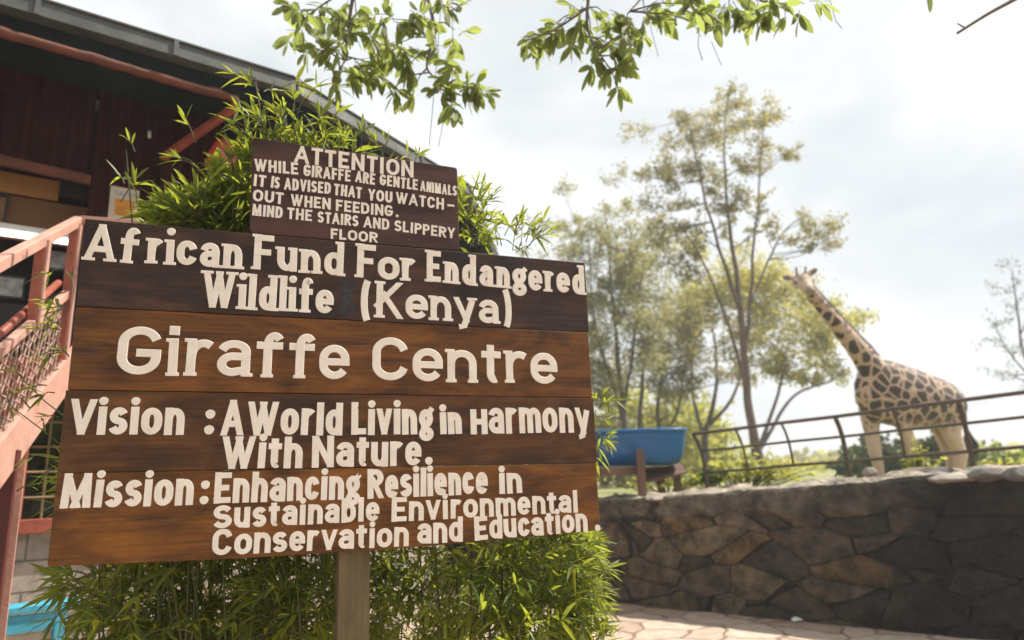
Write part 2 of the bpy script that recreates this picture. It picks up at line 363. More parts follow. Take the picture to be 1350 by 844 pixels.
# posts: (px bottom, py bottom, py top, depth)
fp = [(932, 640, 9.55), (987, 634, 9.1), (1048, 628, 8.7), (1120, 628, 8.25), (1197, 624, 7.75), (1283, 615, 7.3), (1385, 606, 6.85), (1520, 600, 6.4)]
fx = thing('iron_fence', atY(1120, 630, 8.25), 'low rusty iron fence with curved posts and three rails along the wall top', 'fence')
toprail = []; midrail = []; lowrail = []
for i, (px, py, Y) in enumerate(fp):
    thick = i in (0, 3, 5, 7)
    b = atY(px, py, Y); xm = b.x
    ztop = {0: 2.0, 1: 2.02, 2: 2.05, 3: 2.07, 4: 2.095, 5: 2.12, 6: 2.15, 7: 2.2}[i]
    nrm = Vector((-.62, -.78, 0))
    zl = ztop - .50; zm = ztop - .22
    prof = [(b.z - .15, 0), (zl - .02, 0), (zl + .12, .02), (zm, .075), (zm + .12, .16), (ztop, .28)]
    pts = [Vector((b.x, b.y, z)) + nrm * o for z, o in prof]
    if not thick: pts = pts[1:]
    g = MB(); g.tube(pts, .026 if thick else .015, 8); g.build('post', m_iron, fx, smooth=True)
    toprail.append(pts[-1]); midrail.append(Vector((b.x, b.y, zm)) + nrm * .075); lowrail.append(Vector((b.x, b.y, zl)))
for rl, r_ in ((toprail, .022), (midrail, .017), (lowrail, .020)):
    g = MB(); g.tube(catmull([tuple(p) for p in rl], 4), r_, 8); g.build('rail', m_iron, fx, smooth=True)

# ------------------------------------------------------------------ blue trough on its wooden stand
m_blue = mat('blue_plastic', (.008, .13, .36), .35, .35, 4, .1, 12, col2=(.006, .085, .24))
m_bwood = mat('weathered_brown_wood', (.13, .07, .05), .7, .35, 6, .4, 30, stretch=(1, 1, .2))
YT = 9.6
def lathe_oval(prof, lx, ly, n=40, p=3.2):
    V = []; Fc = []
    for (s, z) in prof:
        for k in range(n):
            a = 2 * pi * k / n; ca_, sa_ = cos(a), sin(a)
            x = math.copysign(abs(ca_) ** (2 / p), ca_) * lx * s if False else math.copysign(abs(ca_) ** (2 / p), ca_) * (lx - (1 - s) * .35)
            y = math.copysign(abs(sa_) ** (2 / p), sa_) * (ly - (1 - s) * .35)
            V.append((x, y, z))
    for j in range(len(prof) - 1):
        for k in range(n):
            k2 = (k + 1) % n; Fc.append((j * n + k, j * n + k2, (j + 1) * n + k2, (j + 1) * n + k))
    Fc.append(tuple(reversed(range(n)))); Fc.append(tuple((len(prof) - 1) * n + k for k in range(n)))
    return V, Fc
tp = atY(800, 616, YT); 
rm = Matrix.Rotation(rad(-6), 3, 'Z')
tl = thing('trough', (atY(795, 570, YT).x, YT + .1, tp.z), 'big blue plastic feeding trough with rounded end standing on a brown wooden stand', 'trough')
g = MB(); V, Fc = lathe_oval([(.30, 0), (.62, .02), (.80, .10), (.91, .25), (.97, .40), (1.0, .43), (1.05, .435), (1.06, .46), (1.03, .47), (.98, .46), (.93, .40), (.85, .2), (.6, .12)], 1.12, .49)
g.add([rm @ Vector(v) + Vector(tl.location) for v in V], Fc); g.build('tub', m_blue, tl, smooth=True)
st = thing('trough_stand', (tl.location.x, YT, 1.15), 'brown wooden stand of posts and beams with a slanting board under the blue trough', 'stand')
zb = tp.z
pst = atY(847, 650, YT - .60); 
def part_beam(name, a, b, w, h, m=m_bwood, par=st):
    g = MB(); g.beam(a, b, w, h); return g.build(name, m, par, bevel=.006)
part_beam('leg', (pst.x, pst.y, .95), (pst.x, pst.y, atY(847, 593, YT - .60).z), .10, .10)
part_beam('leg', (pst.x - .9, pst.y + .02, .95), (pst.x - .9, pst.y + .02, zb + .05), .10, .10)
part_beam('leg', (pst.x - .65, YT + .55, .95), (pst.x - .65, YT + .55, zb - .01), .10, .10)
part_beam('leg', (pst.x + .45, YT + .45, .95), (pst.x + .45, YT + .45, zb - .01), .10, .10)
part_beam('beam', (pst.x - 1.2, pst.y + .09, zb - .06), (pst.x - .052, pst.y + .09, zb - .06), .07, .10)
part_beam('beam', (pst.x - 1.2, YT + .5, zb - .06), (pst.x + .6, YT + .5, zb - .06), .07, .10)
part_beam('beam', (pst.x + .03, pst.y + .13, zb - .06), (pst.x + .03, YT + .45, zb - .06), .07, .10)
a = atY(853, 634, YT - .25); b = atY(905, 622, YT - .05)
g = MB()
for k in range(4):
    o_ = Vector((0, .085 * k, .03 * k)); g.beam(a + o_, b + o_, .078, .03, up=(0, -.3, 1))
g.build('slanting_board', m_bwood, st, bevel=.004)
part_beam('leg', (b.x - .1, YT + .1, .95), (b.x - .1, YT + .1, b.z - .03), .09, .09)

# ------------------------------------------------------------------ round building with raised platform
m_gut = mat('galvanised_gutter', (.075, .08, .077), .5, .3, 6, .1, 20, metal=.2)
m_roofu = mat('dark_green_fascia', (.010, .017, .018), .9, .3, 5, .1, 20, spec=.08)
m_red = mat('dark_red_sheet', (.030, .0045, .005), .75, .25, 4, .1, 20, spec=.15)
m_redp = mat('red_oxide_paint', (.30, .075, .045), .5, .3, 9, .25, 40)
m_pink = mat('faded_pink_paint', (.52, .29, .23), .55, .16, 7, .2, 40)
m_orange = mat('orange_timber', (.115, .030, .012), .65, .35, 5, .5, 12)
m_yel = mat('ochre_panel', (.30, .15, .035), .6, .15, 4)
m_blk = mat('black_panel', (.012, .013, .016), .5, .3, 6)
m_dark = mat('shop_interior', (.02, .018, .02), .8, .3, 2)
m_roof = mat('roof_sheet', (.10, .11, .11), .6, .2, 3)
BC = np.array([-6.65, 9.66])
def ring(R_, k): a = rad(-41.7 + 24.0 * k); return Vector((BC[0] + R_ * cos(a), BC[1] + R_ * sin(a), 0))
RW_ = 5.62
bd = thing('round_building', (BC[0], BC[1], 0), 'dark red round building with curved roof gutter and orange beams behind the boards', 'building')
Z = lambda p, z: Vector((p[0], p[1], z))
KS = range(-3, 8)
# roof cone and soffit
g = MB(); apex = (BC[0], BC[1], 7.6); soff = (BC[0], BC[1], 5.2)
ks = list(range(-3, 12))
for k in ks:
    a, b = ring(6.46, k), ring(6.46, k + 1)
    g.add([Z(a, 4.90), Z(b, 4.90), apex], [(0, 1, 2)])
g.build('roof', m_roof, bd)
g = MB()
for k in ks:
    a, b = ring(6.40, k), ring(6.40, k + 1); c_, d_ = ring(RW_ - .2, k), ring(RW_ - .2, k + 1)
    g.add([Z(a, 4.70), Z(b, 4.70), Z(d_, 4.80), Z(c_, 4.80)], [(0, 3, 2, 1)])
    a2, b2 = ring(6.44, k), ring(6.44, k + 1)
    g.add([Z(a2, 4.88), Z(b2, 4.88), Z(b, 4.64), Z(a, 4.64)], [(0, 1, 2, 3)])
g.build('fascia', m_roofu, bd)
# gutter: box channel per side with joints
g = MB(); gj = MB()
for k in KS:
    a, b = ring(6.5, k), ring(6.5, k + 1)
    prof = [(0, 0), (.012, -.13), (-.10, -.15), (-.10, -.13)]
    u = (b - a).normalized(); nrm = Vector((u.y, -u.x, 0))
    A_ = [a + nrm * o_ + Vector((0, 0, 4.91 + z)) for o_, z in prof]; B_ = [b + nrm * o_ + Vector((0, 0, 4.91 + z)) for o_, z in prof]
    g.add(A_ + B_, [(0, 4, 5, 1), (1, 5, 6, 2), (2, 6, 7, 3), (3, 7, 4, 0)])
    L_ = (b - a).length
    for f in (.02, .33, .66):
        c_ = a + u * L_ * f
        gj.beam(c_ + nrm * .012 + Vector((0, 0, 4.92)), c_ + nrm * .022 + Vector((0, 0, 4.775)), .035, .014, up=nrm)
    gj.tube([a + nrm * .006 + Vector((0, 0, 4.915)), b + nrm * .006 + Vector((0, 0, 4.915))], .012, 6)
g.build('gutter', m_gut, bd); gj.build('gutter_joint', m_gut, bd)
# upper wall of corrugated sheet (with the shop opening), platform, lower wall
def side_frame(k):
    a, b = ring(RW_, k), ring(RW_, k + 1); u = (b - a).normalized(); return a, b, u, Vector((u.y, -u.x, 0))
wa, wb, wu, wn_ = side_frame(-1)            # the side we look at
def onwall(px, py, off=0): return onplane(px, py, wa + wn_ * off, wn_)
LW = (wb - wa).length
u_op = (onwall(116, 270) - wa).dot(wu); z_lin = onwall(60, 222).z; z_cnt = 3.05
def corr(p0, u, n_, L_, z0, z1, pitch=.10, dep=.018):
    m_ = int(L_ / pitch * 6); V = []
    for i in range(m_ + 1):
        s_ = L_ * i / m_; o_ = dep * sin(2 * pi * s_ / pitch); q = p0 + u * s_ + n_ * o_
        V += [Z(q, z0), Z(q, z1)]
    return V, [(2 * i, 2 * i + 2, 2 * i + 3, 2 * i + 1) for i in range(m_)]
g = MB()
g.add(*corr(wa + wu * u_op, wu, wn_, LW - u_op, 2.45, 4.79))
g.add(*corr(wa, wu, wn_, u_op - .02, z_lin + .03, 4.79))
for k in (0, 1, 2, -2):
    a, b, u, n_ = side_frame(k)
    g.add(*corr(a, u, n_, (b - a).length, 2.45 if k >= 0 else z_lin, 4.79))
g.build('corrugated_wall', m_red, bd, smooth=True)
g = MB()
lz = onwall(60, 222).z
lp = onwall(0, 207, .03); lq = onwall(116, 237, .03)
g.beam(Z(wa + wn_ * .03, lp.z + .1 * 0), Z(wa + wu * u_op + wn_ * .03, lq.z), .06, .075); g.build('lintel', m_orange, bd, bevel=.01)
# rough eave timber, bracket and corner posts
p0, p1 = atZ(-120, 8, 4.60), atZ(313, 131, 4.60)
g = MB(); m_ = 26; pts = [p0.lerp(p1, i / m_) + Vector((0, 0, .018 * mn.noise(Vector((i * .9, 0, 0))))) for i in range(m_ + 1)]
g.tube(pts, [.036 + .010 * mn.noise(Vector((i * .7, 5, 0))) for i in range(m_ + 1)], 9); g.build('eave_timber', m_orange, bd, smooth=True)
cpost = ring(RW_ + .03, 0)
pb0 = p1 + Vector((0, 0, -.06)); br = onwall(214, 209, .05)
g = MB(); g.beam(br, pb0, .05, .06); g.build('bracket', m_redp, bd, bevel=.006)
g = MB(); c1 = ring(RW_ + .05, 1); g.beam(Z(c1, 4.1), Z(ring(6.38, 1), 4.62), .07, .10); g.build('bracket', m_redp, bd, bevel=.006)
for k in (0, 1, -1):
    g = MB(); q = ring(RW_ + .035, k); g.box((q.x, q.y, 3.62), (.12, .12, 2.33), Matrix.Rotation(rad(24 * k - 41.7), 3, 'Z')); g.build('wall_post', m_red, bd, bevel=.006)
pp = onwall(214, 300, .05)
g = MB(); g.box((pp.x, pp.y, 3.45), (.09, .05, 1.95), Matrix.Rotation(atan2(wu.y, wu.x), 3, 'Z')); g.build('wall_post', m_red, bd, bevel=.006)
# platform slab and lower block wall
g = MB(); n_ = 15
top = [Z(ring(RW_ + .12, k), 2.42) for k in range(15)]; bot = [Z(v, 2.22) for v in top]
g.add(top + bot, [tuple(range(15)), tuple(reversed(range(15, 30)))] + [(i, 15 + i, 15 + (i + 1) % 15, (i + 1) % 15) for i in range(15)])
g.build('platform', m_redp, bd)
m_block = bpy.data.materials.new('stone_block'); m_block.use_nodes = True
t = m_block.node_tree; N = t.nodes; P = N['Principled BSDF']; Lk = t.links.new
c = N.new('ShaderNodeTexCoord'); bk = N.new('ShaderNodeTexBrick'); bk.inputs['Scale'].default_value = 1; bk.inputs['Brick Width'].default_value = .42; bk.inputs['Row Height'].default_value = .21; bk.inputs['Mortar Size'].default_value = .008
bk.inputs['Color1'].default_value = (.42, .36, .31, 1); bk.inputs['Color2'].default_value = (.33, .29, .25, 1); bk.inputs['Mortar'].default_value = (.16, .14, .12, 1)
Lk(c.outputs['UV'], bk.inputs['Vector'])
n2 = N.new('ShaderNodeTexNoise'); n2.inputs['Scale'].default_value = 9; n2.inputs['Detail'].default_value = 6; Lk(c.outputs['Object'], n2.inputs['Vector'])
r2 = N.new('ShaderNodeValToRGB'); r2.color_ramp.elements[0].color = (.5, .48, .46, 1); r2.color_ramp.elements[0].position = .3; r2.color_ramp.elements[1].position = .6; Lk(n2.outputs[0], r2.inputs[0])
mu = N.new('ShaderNodeMixRGB'); mu.blend_type = 'MULTIPLY'; mu.inputs[0].default_value = .8; Lk(bk.outputs[0], mu.inputs[1]); Lk(r2.outputs[0], mu.inputs[2]); Lk(mu.outputs[0], P.inputs['Base Color'])
bp = N.new('ShaderNodeBump'); bp.inputs['Distance'].default_value = .02; bp.inputs['Strength'].default_value = .7; Lk(mu.outputs[0], bp.inputs['Height']); Lk(bp.outputs[0], P.inputs['Normal'])
P.inputs['Roughness'].default_value = .85
# window position on the wall side: jamb left px18..38, sill y~697
wl_ = onwall(20, 650); wsill = onwall(45, 690).z; wtop = wsill + 1.05; uwl = (wl_ - wa).dot(wu); uwr = uwl + 1.15
g = MB(); UVs = []
def wq(k, u0_, u1_, z0, z1):
    a, b, u, n__ = side_frame(k)
    g.add([Z(a + u * u0_, z0), Z(a + u * u1_, z0), Z(a + u * u1_, z1), Z(a + u * u0_, z1)], [(0, 1, 2, 3)])
    UVs.extend([(u0_ + k * 2.3, z0), (u1_ + k * 2.3, z0), (u1_ + k * 2.3, z1), (u0_ + k * 2.3, z1)])
for k in (-2, 0, 1, 2, 3): wq(k, 0, LW, 0, 2.22)
wq(-1, 0, uwl, 0, 2.22); wq(-1, uwr, LW, 0, 2.22); wq(-1, uwl, uwr, 0, wsill); wq(-1, uwl, uwr, wtop, 2.22)
o = g.build('block_wall', m_block, bd); uvl = o.data.uv_layers.new(name='UVMap'); uvl.data.foreach_set('uv', np.array(UVs, np.float32).ravel())
win = MB()
q = lambda u, z, off: Z(wa + wu * u + wn_ * off, z)
for (u0_, z0, u1_, z1, w_) in ((uwl, wsill, uwl, wtop, .10), (uwr, wsill, uwr, wtop, .10), (uwl - .06, wsill - .02, uwr + .06, wsill - .02, .09), (uwl, wtop, uwr, wtop, .10), ((uwl + uwr) / 2, wsill, (uwl + uwr) / 2, wtop, .05)):
    win.beam(q(u0_, z0, .02), q(u1_, z1, .02), w_ if z0 == z1 else .10, .10 if z0 == z1 else w_, up=(0, 0, 1) if z0 == z1 else tuple(wn_))
wf = win.build('window', m_redp, bd, bevel=.006)
WL[wf.name] = WL[bd.name]
m_glass = mat('dark_glass', (.02, .025, .022), .06, .5, 3, spec=.8)
g = MB(); g.add([q(uwl, wsill, -.04), q(uwr, wsill, -.04), q(uwr, wtop, -.04), q(uwl, wtop, -.04)], [(0, 1, 2, 3)]); g.build('pane', m_glass, wf)
g = MB()
for i in range(1, 7):
    g.tube([q(uwl + .17 * i, wsill, -.01), q(uwl + .17 * i, wtop, -.01)], .009, 5)
for i in range(1, 6):
    g.tube([q(uwl, wsill + .18 * i, -.005), q(uwr, wsill + .18 * i, -.005)], .009, 5)
g.build('grille', mat('grille_bar', (.22, .15, .06), .6, .3, 10), wf)
# shop behind the opening
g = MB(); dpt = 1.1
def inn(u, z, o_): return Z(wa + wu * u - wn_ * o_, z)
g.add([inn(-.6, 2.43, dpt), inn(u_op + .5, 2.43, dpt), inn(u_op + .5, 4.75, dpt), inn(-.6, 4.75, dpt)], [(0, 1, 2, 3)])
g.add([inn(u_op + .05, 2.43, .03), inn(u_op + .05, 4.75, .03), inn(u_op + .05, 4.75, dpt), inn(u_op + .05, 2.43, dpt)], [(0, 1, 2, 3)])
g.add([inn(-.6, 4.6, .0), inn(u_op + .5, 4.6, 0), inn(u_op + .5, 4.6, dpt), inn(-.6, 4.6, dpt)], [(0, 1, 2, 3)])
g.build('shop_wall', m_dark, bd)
def inner_rect(name, px0, py0, px1, py1, off, m, th=.02, label=None, cat=None, slope=.20, par=None, top=True):
    P_ = [onwall(px0, py0, -off), onwall(px1, py0 + slope * (px1 - px0), -off), onwall(px1, py1 + slope * (px1 - px0), -off), onwall(px0, py1, -off)]
    z1 = (P_[0].z + P_[1].z) / 2; z0 = (P_[2].z + P_[3].z) / 2; ua = (P_[0] - wa).dot(wu); ub = (P_[1] - wa).dot(wu)
    g = MB(); c_ = Z(wa + wu * (ua + ub) / 2 - wn_ * (off - th / 2), (z0 + z1) / 2)
    g.box(c_, (abs(ub - ua), th, z1 - z0), Matrix.Rotation(atan2(wu.y, wu.x), 3, 'Z'))
    return g.build(name, m, par, bevel=.002)
inner_rect('panel', -60, 214, 79, 241, .30, m_yel, par=bd)
inner_rect('panel', 79, 236, 118, 258, .30, m_blk, par=bd)
inner_rect('panel', -60, 243, 118, 300, .34, mat('brown_hardboard', (.17, .075, .025), .6, .12, 4), par=bd)
m_fr = mat('dark_picture_frame', (.02, .012, .01), .4, .3, 10); m_art = mat('sepia_print', (.20, .10, .045), .6, .5, 9)
fr = thing('picture_frame', onwall(0, 270, -.3), 'dark framed brown picture hanging in the shop at the left edge of the photo', 'picture')
inner_rect('frame', -30, 249, 12, 300, .31, m_fr, .03, par=fr); inner_rect('print', -26, 255, 8, 292, .28, m_art, .004, par=fr)
m_tube = emat('fluorescent_light', (1, .98, .95), 3.2)
lt = thing('tube_light', onwall(40, 312, -.15), 'lit white fluorescent tube below the brown panel in the dark shop', 'light')
a = onwall(-40, 303, -.12); b = onwall(97, 318, -.12)
g = MB(); g.tube([Z(a, (a.z + b.z) / 2), Z(b, (a.z + b.z) / 2)], .022, 10); g.build('tube', m_tube, lt, smooth=True)
g = MB(); zc = (a.z + b.z) / 2; g.beam(Z(a - wn_ * .03, zc + .055), Z(b - wn_ * .03, zc + .055), .07, .05); g.build('fitting', mat('white_fitting', (.55, .55, .53), .5, .1, 5), lt, bevel=.004)
m_wht = mat('pale_print', (.38, .37, .36), .6, .5, 14)
for (x0, y0, x1, y1, lab) in ((-12, 362, 31, 386, 'small pale framed photo low in the dark shop at the left edge'), (68, 330, 88, 352, 'small pale photo in the dark shop behind the stair post')):
    fr2 = thing('picture_frame', onwall((x0 + x1) / 2, y1, -.6), lab, 'picture')
    inner_rect('frame', x0 - 3, y0 - 3, x1 + 3, y1 + 3, .61, m_fr, .02, par=fr2); inner_rect('print', x0, y0, x1, y1, .59, m_wht, .004, par=fr2)
# counter
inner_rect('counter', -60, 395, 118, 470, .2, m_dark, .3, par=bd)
# poster on the red wall
m_post = mat('poster_paper', (.50, .45, .38), .7, .10, 9); m_pimg = mat('orange_print', (.55, .22, .03), .7, .3, 16)
po = thing('poster', onwall(163, 290, .04), 'pale poster with an orange picture on the dark red wall behind the bamboo twig', 'poster')
inner_rect('sheet', 146, 246, 184, 296, -.045, m_post, .006, slope=.12, par=po)
inner_rect('print', 152, 262, 178, 284, -.049, m_pimg, .003, slope=.12, par=po)
inner_rect('print', 150, 251, 178, 257, -.049, m_wht, .003, slope=.12, par=po)
g = MB(); q0 = onwall(197, 173, .03); q1 = onwall(197, 182, .03); g.tube([q0, q1], .012, 8)
tag(g.build('wall_fitting', mat('white_cap', (.7, .7, .68), .5, .05, 5), smooth=True), 'tiny white fitting on the dark red wall above the poster', 'fitting')
# sunlit red bell-shaped lamp behind the bamboo
m_lamp = mat('glossy_red_enamel', (.50, .05, .06), .25, .15, 5, coat=.3)
la = thing('hanging_lamp', atY(294, 206, 5.35), 'glossy pinkish red bell lamp shade half hidden by bamboo left of the small board', 'lamp')
g = MB(); c0 = atY(294, 208, 5.35); prof = [(1.3 * a_, 1.3 * b_) for a_, b_ in [(.012, .13), (.03, .12), (.06, .09), (.085, .03), (.10, -.03), (.103, -.05), (.097, -.05), (.07, .03), (.02, .10)]]
V = []; Fc = []
for (r_, z) in prof:
    for k in range(20): V.append((c0.x + r_ * cos(2 * pi * k / 20), c0.y + r_ * sin(2 * pi * k / 20), c0.z + z))
for j in range(len(prof) - 1):
    for k in range(20): k2 = (k + 1) % 20; Fc.append((j * 20 + k, j * 20 + k2, (j + 1) * 20 + k2, (j + 1) * 20 + k))
g.add(V, Fc); g.build('shade', m_lamp, la, smooth=True)
g = MB(); g.tube([c0 + Vector((0, 0, .12)), Vector((c0.x, c0.y, 4.74))], .006, 6); g.build('cord', m_blk, la)

# ------------------------------------------------------------------ staircase
stz = thing('staircase', (-3.4, 3.6, 0), 'faded pink and red steel staircase with mesh railing left of the large board', 'staircase')
SD = ray(348, 164).normalized(); SH = Vector((SD.x, SD.y, 0)).normalized(); SN = Vector((SH.y, -SH.x, 0))
PL = atY(105, 290, 4.45)
def onst(px, py, off=0): return onplane(px, py, PL + SN * off, SN)
def sbar(name, pa, pb, r_, m, n=8, off=0):
    g = MB(); g.tube([onst(*pa, off), onst(*pb, off)], r_, n); return g.build(name, m, stz, smooth=True)
def ext(a, b, t_): return Vector(a) + (Vector(b) - Vector(a)) * t_
# hand rail (square section) and its level run
g = MB(); a, b = onst(0, 347), onst(104, 291); g.beam(ext(a, b, -.6), b, .055, .06); g.build('handrail', m_pink, stz, bevel=.006)
g = MB(); c_ = b + Vector((.02, .0, 0)); g.beam(c_, onplane(190, 297, b, Vector((0, 1, 0))), .055, .055); g.build('handrail', m_pink, stz, bevel=.006)
g = MB(); a, b = onst(0, 440, -.05), onst(77, 373, -.05); g.tube([ext(a, b, -.5), b], .022, 8); g.build('mid_rail', m_redp, stz, smooth=True)
g = MB(); a, b = onst(0, 463), onst(92, 384); g.beam(ext(a, b, -.5), b, .04, .045); g.build('mid_rail', m_pink, stz, bevel=.004)
for (xa, ya, xb_, yb) in ((56, 318, 41, 425), (99, 296, 88, 480), (-40, 370, -52, 560)):
    g = MB(); a = onst(xa, ya, -.0); b = onst(xb_, yb, 0); b = Z(a, b.z)
    g.beam(a, b, .055, .05, up=tuple(SN)); g.build('railing_post', m_redp, stz, bevel=.004)
    g = MB(); g.beam(a + SN * .034, b + SN * .034, .05, .012, up=tuple(SN)); g.build('lit_edge', m_pink, stz)  # sunlit edge of the post, painted as a pale pink strip
# stringer plates
def plate(offs, m, name):
    A_, B_ = onst(0, 585), onst(92, 470); C_, D_ = onst(20, 618), onst(88, 514)
    h = abs((onst(50, 522) - onst(50, 565)).z)
    dirv = (B_ - A_).normalized(); a = A_ - dirv * 1.4; b = B_ + dirv * .35
    g = MB(); 
    V = []
    for p in (a, b):
        for dz in (0, -.27):
            for o_ in (0, -.04): V.append(p + Vector((0, 0, dz)) + SN * (o_ + offs))
    g.add(V, [(0, 2, 6, 4), (1, 5, 7, 3), (0, 4, 5, 1), (2, 3, 7, 6), (0, 1, 3, 2), (4, 6, 7, 5)])
    g.build(name, m, stz, bevel=.004)
    return a, b
sa, sb = plate(0, m_pink, 'stringer'); plate(-.95, m_redp, 'stringer')
nst = 11
g = MB()
for i in range(nst):
    p = ext(sa, sb, (i + .5) / nst) + Vector((0, 0, -.12))
    g.box(p - SN * .5, (.90, .26, .03), Matrix.Rotation(atan2(SN.y, SN.x), 3, 'Z'))
g.build('tread', m_redp, stz)
# landing edge under the level rail
g = MB(); lb = sb + Vector((0, 0, -.10)); g.beam(lb + SN * .0, lb + Vector((.9, .25, 0)), .05, .2); g.build('landing_beam', m_redp, stz, bevel=.004)
# mesh panel: two families of slanting wires with a wave
m_wire = mat('mesh_wire', (.42, .27, .22), .6, .2, 20)
g = MB(); A_, B_ = onst(0, 470), onst(90, 392); C_, D_ = onst(0, 578), onst(90, 468)
for fam in (0, 1):
    nW_ = 22
    for i in range(-6, nW_ + 6):
        pts = []
        for j in range(9):
            v_ = j / 8; u_ = (i + (v_ - .5) * (5 if fam else -5)) / nW_ + .012 * sin(j * 2.4 + i)
            u_ = u_ * 1.5 - .5
            if -0.5 <= u_ <= .985: pts.append(A_.lerp(B_, u_).lerp(C_.lerp(D_, u_), v_) + SN * (.003 * fam - .01))
        if len(pts) > 1: g.tube(pts, .0045, 4, cap=False)
g.build('mesh_panel', m_wire, stz)
# support post in front of the window
m_dred = mat('dark_red_steel', (.10, .022, .018), .5, .3, 8)
a = onst(22, 606); 
g = MB(); g.beam(Z(a - SN * .02, a.z + .05), Z(a - SN * .02, 0), .07, .06, up=tuple(SN)); g.build('support_post', m_dred, stz, bevel=.004)
g = MB(); g.beam(Z(a + SN * .018, a.z), Z(a + SN * .018, 0), .012, .05, up=tuple(SN)); g.build('lit_edge', m_pink, stz)  # sunlit edge of the support post, also a painted pink strip

# ------------------------------------------------------------------ blue table
m_lblue = mat('sky_blue_paint', (.06, .36, .52), .45, .2, 6, .1, 20)
tb = thing('table', atY(40, 800, 4.55), 'sky blue painted table with panel legs against the block wall left of the bamboo', 'table')
ta = atY(96, 790, 4.6); tz = ta.z
TA = atan2(wu.y, wu.x); TM = Matrix.Rotation(TA, 3, 'Z')
tcn = ta - wu * .62 - wn_ * 0
g = MB(); g.box(Z(tcn, tz - .02), (1.3, .20, .04), TM); g.build('table_top', m_lblue, tb, bevel=.006)
for sgn in (-1, 1):
    g = MB(); g.box(Z(tcn, 0) + TM @ Vector((sgn * .56, .06, (tz - .045) / 2)), (.06, .06, tz - .045), TM); g.build('leg', m_lblue, tb, bevel=.004)
    g = MB(); g.box(Z(tcn, 0) + TM @ Vector((sgn * .56, -.06, (tz - .045) / 2)), (.06, .06, tz - .045), TM); g.build('leg', m_lblue, tb, bevel=.004)
g = MB(); g.box(Z(tcn, tz - .10) + TM @ Vector((0, -.07, 0)), (1.06, .03, .10), TM); g.build('apron', m_lblue, tb, bevel=.004)
g = MB(); g.box(Z(tcn, 0) + TM @ Vector((.30, -.045, (tz - .16) / 2)), (.44, .02, tz - .16), TM); g.build('panel', mat('cream_panel', (.45, .40, .30), .7, .2, 6), tb)

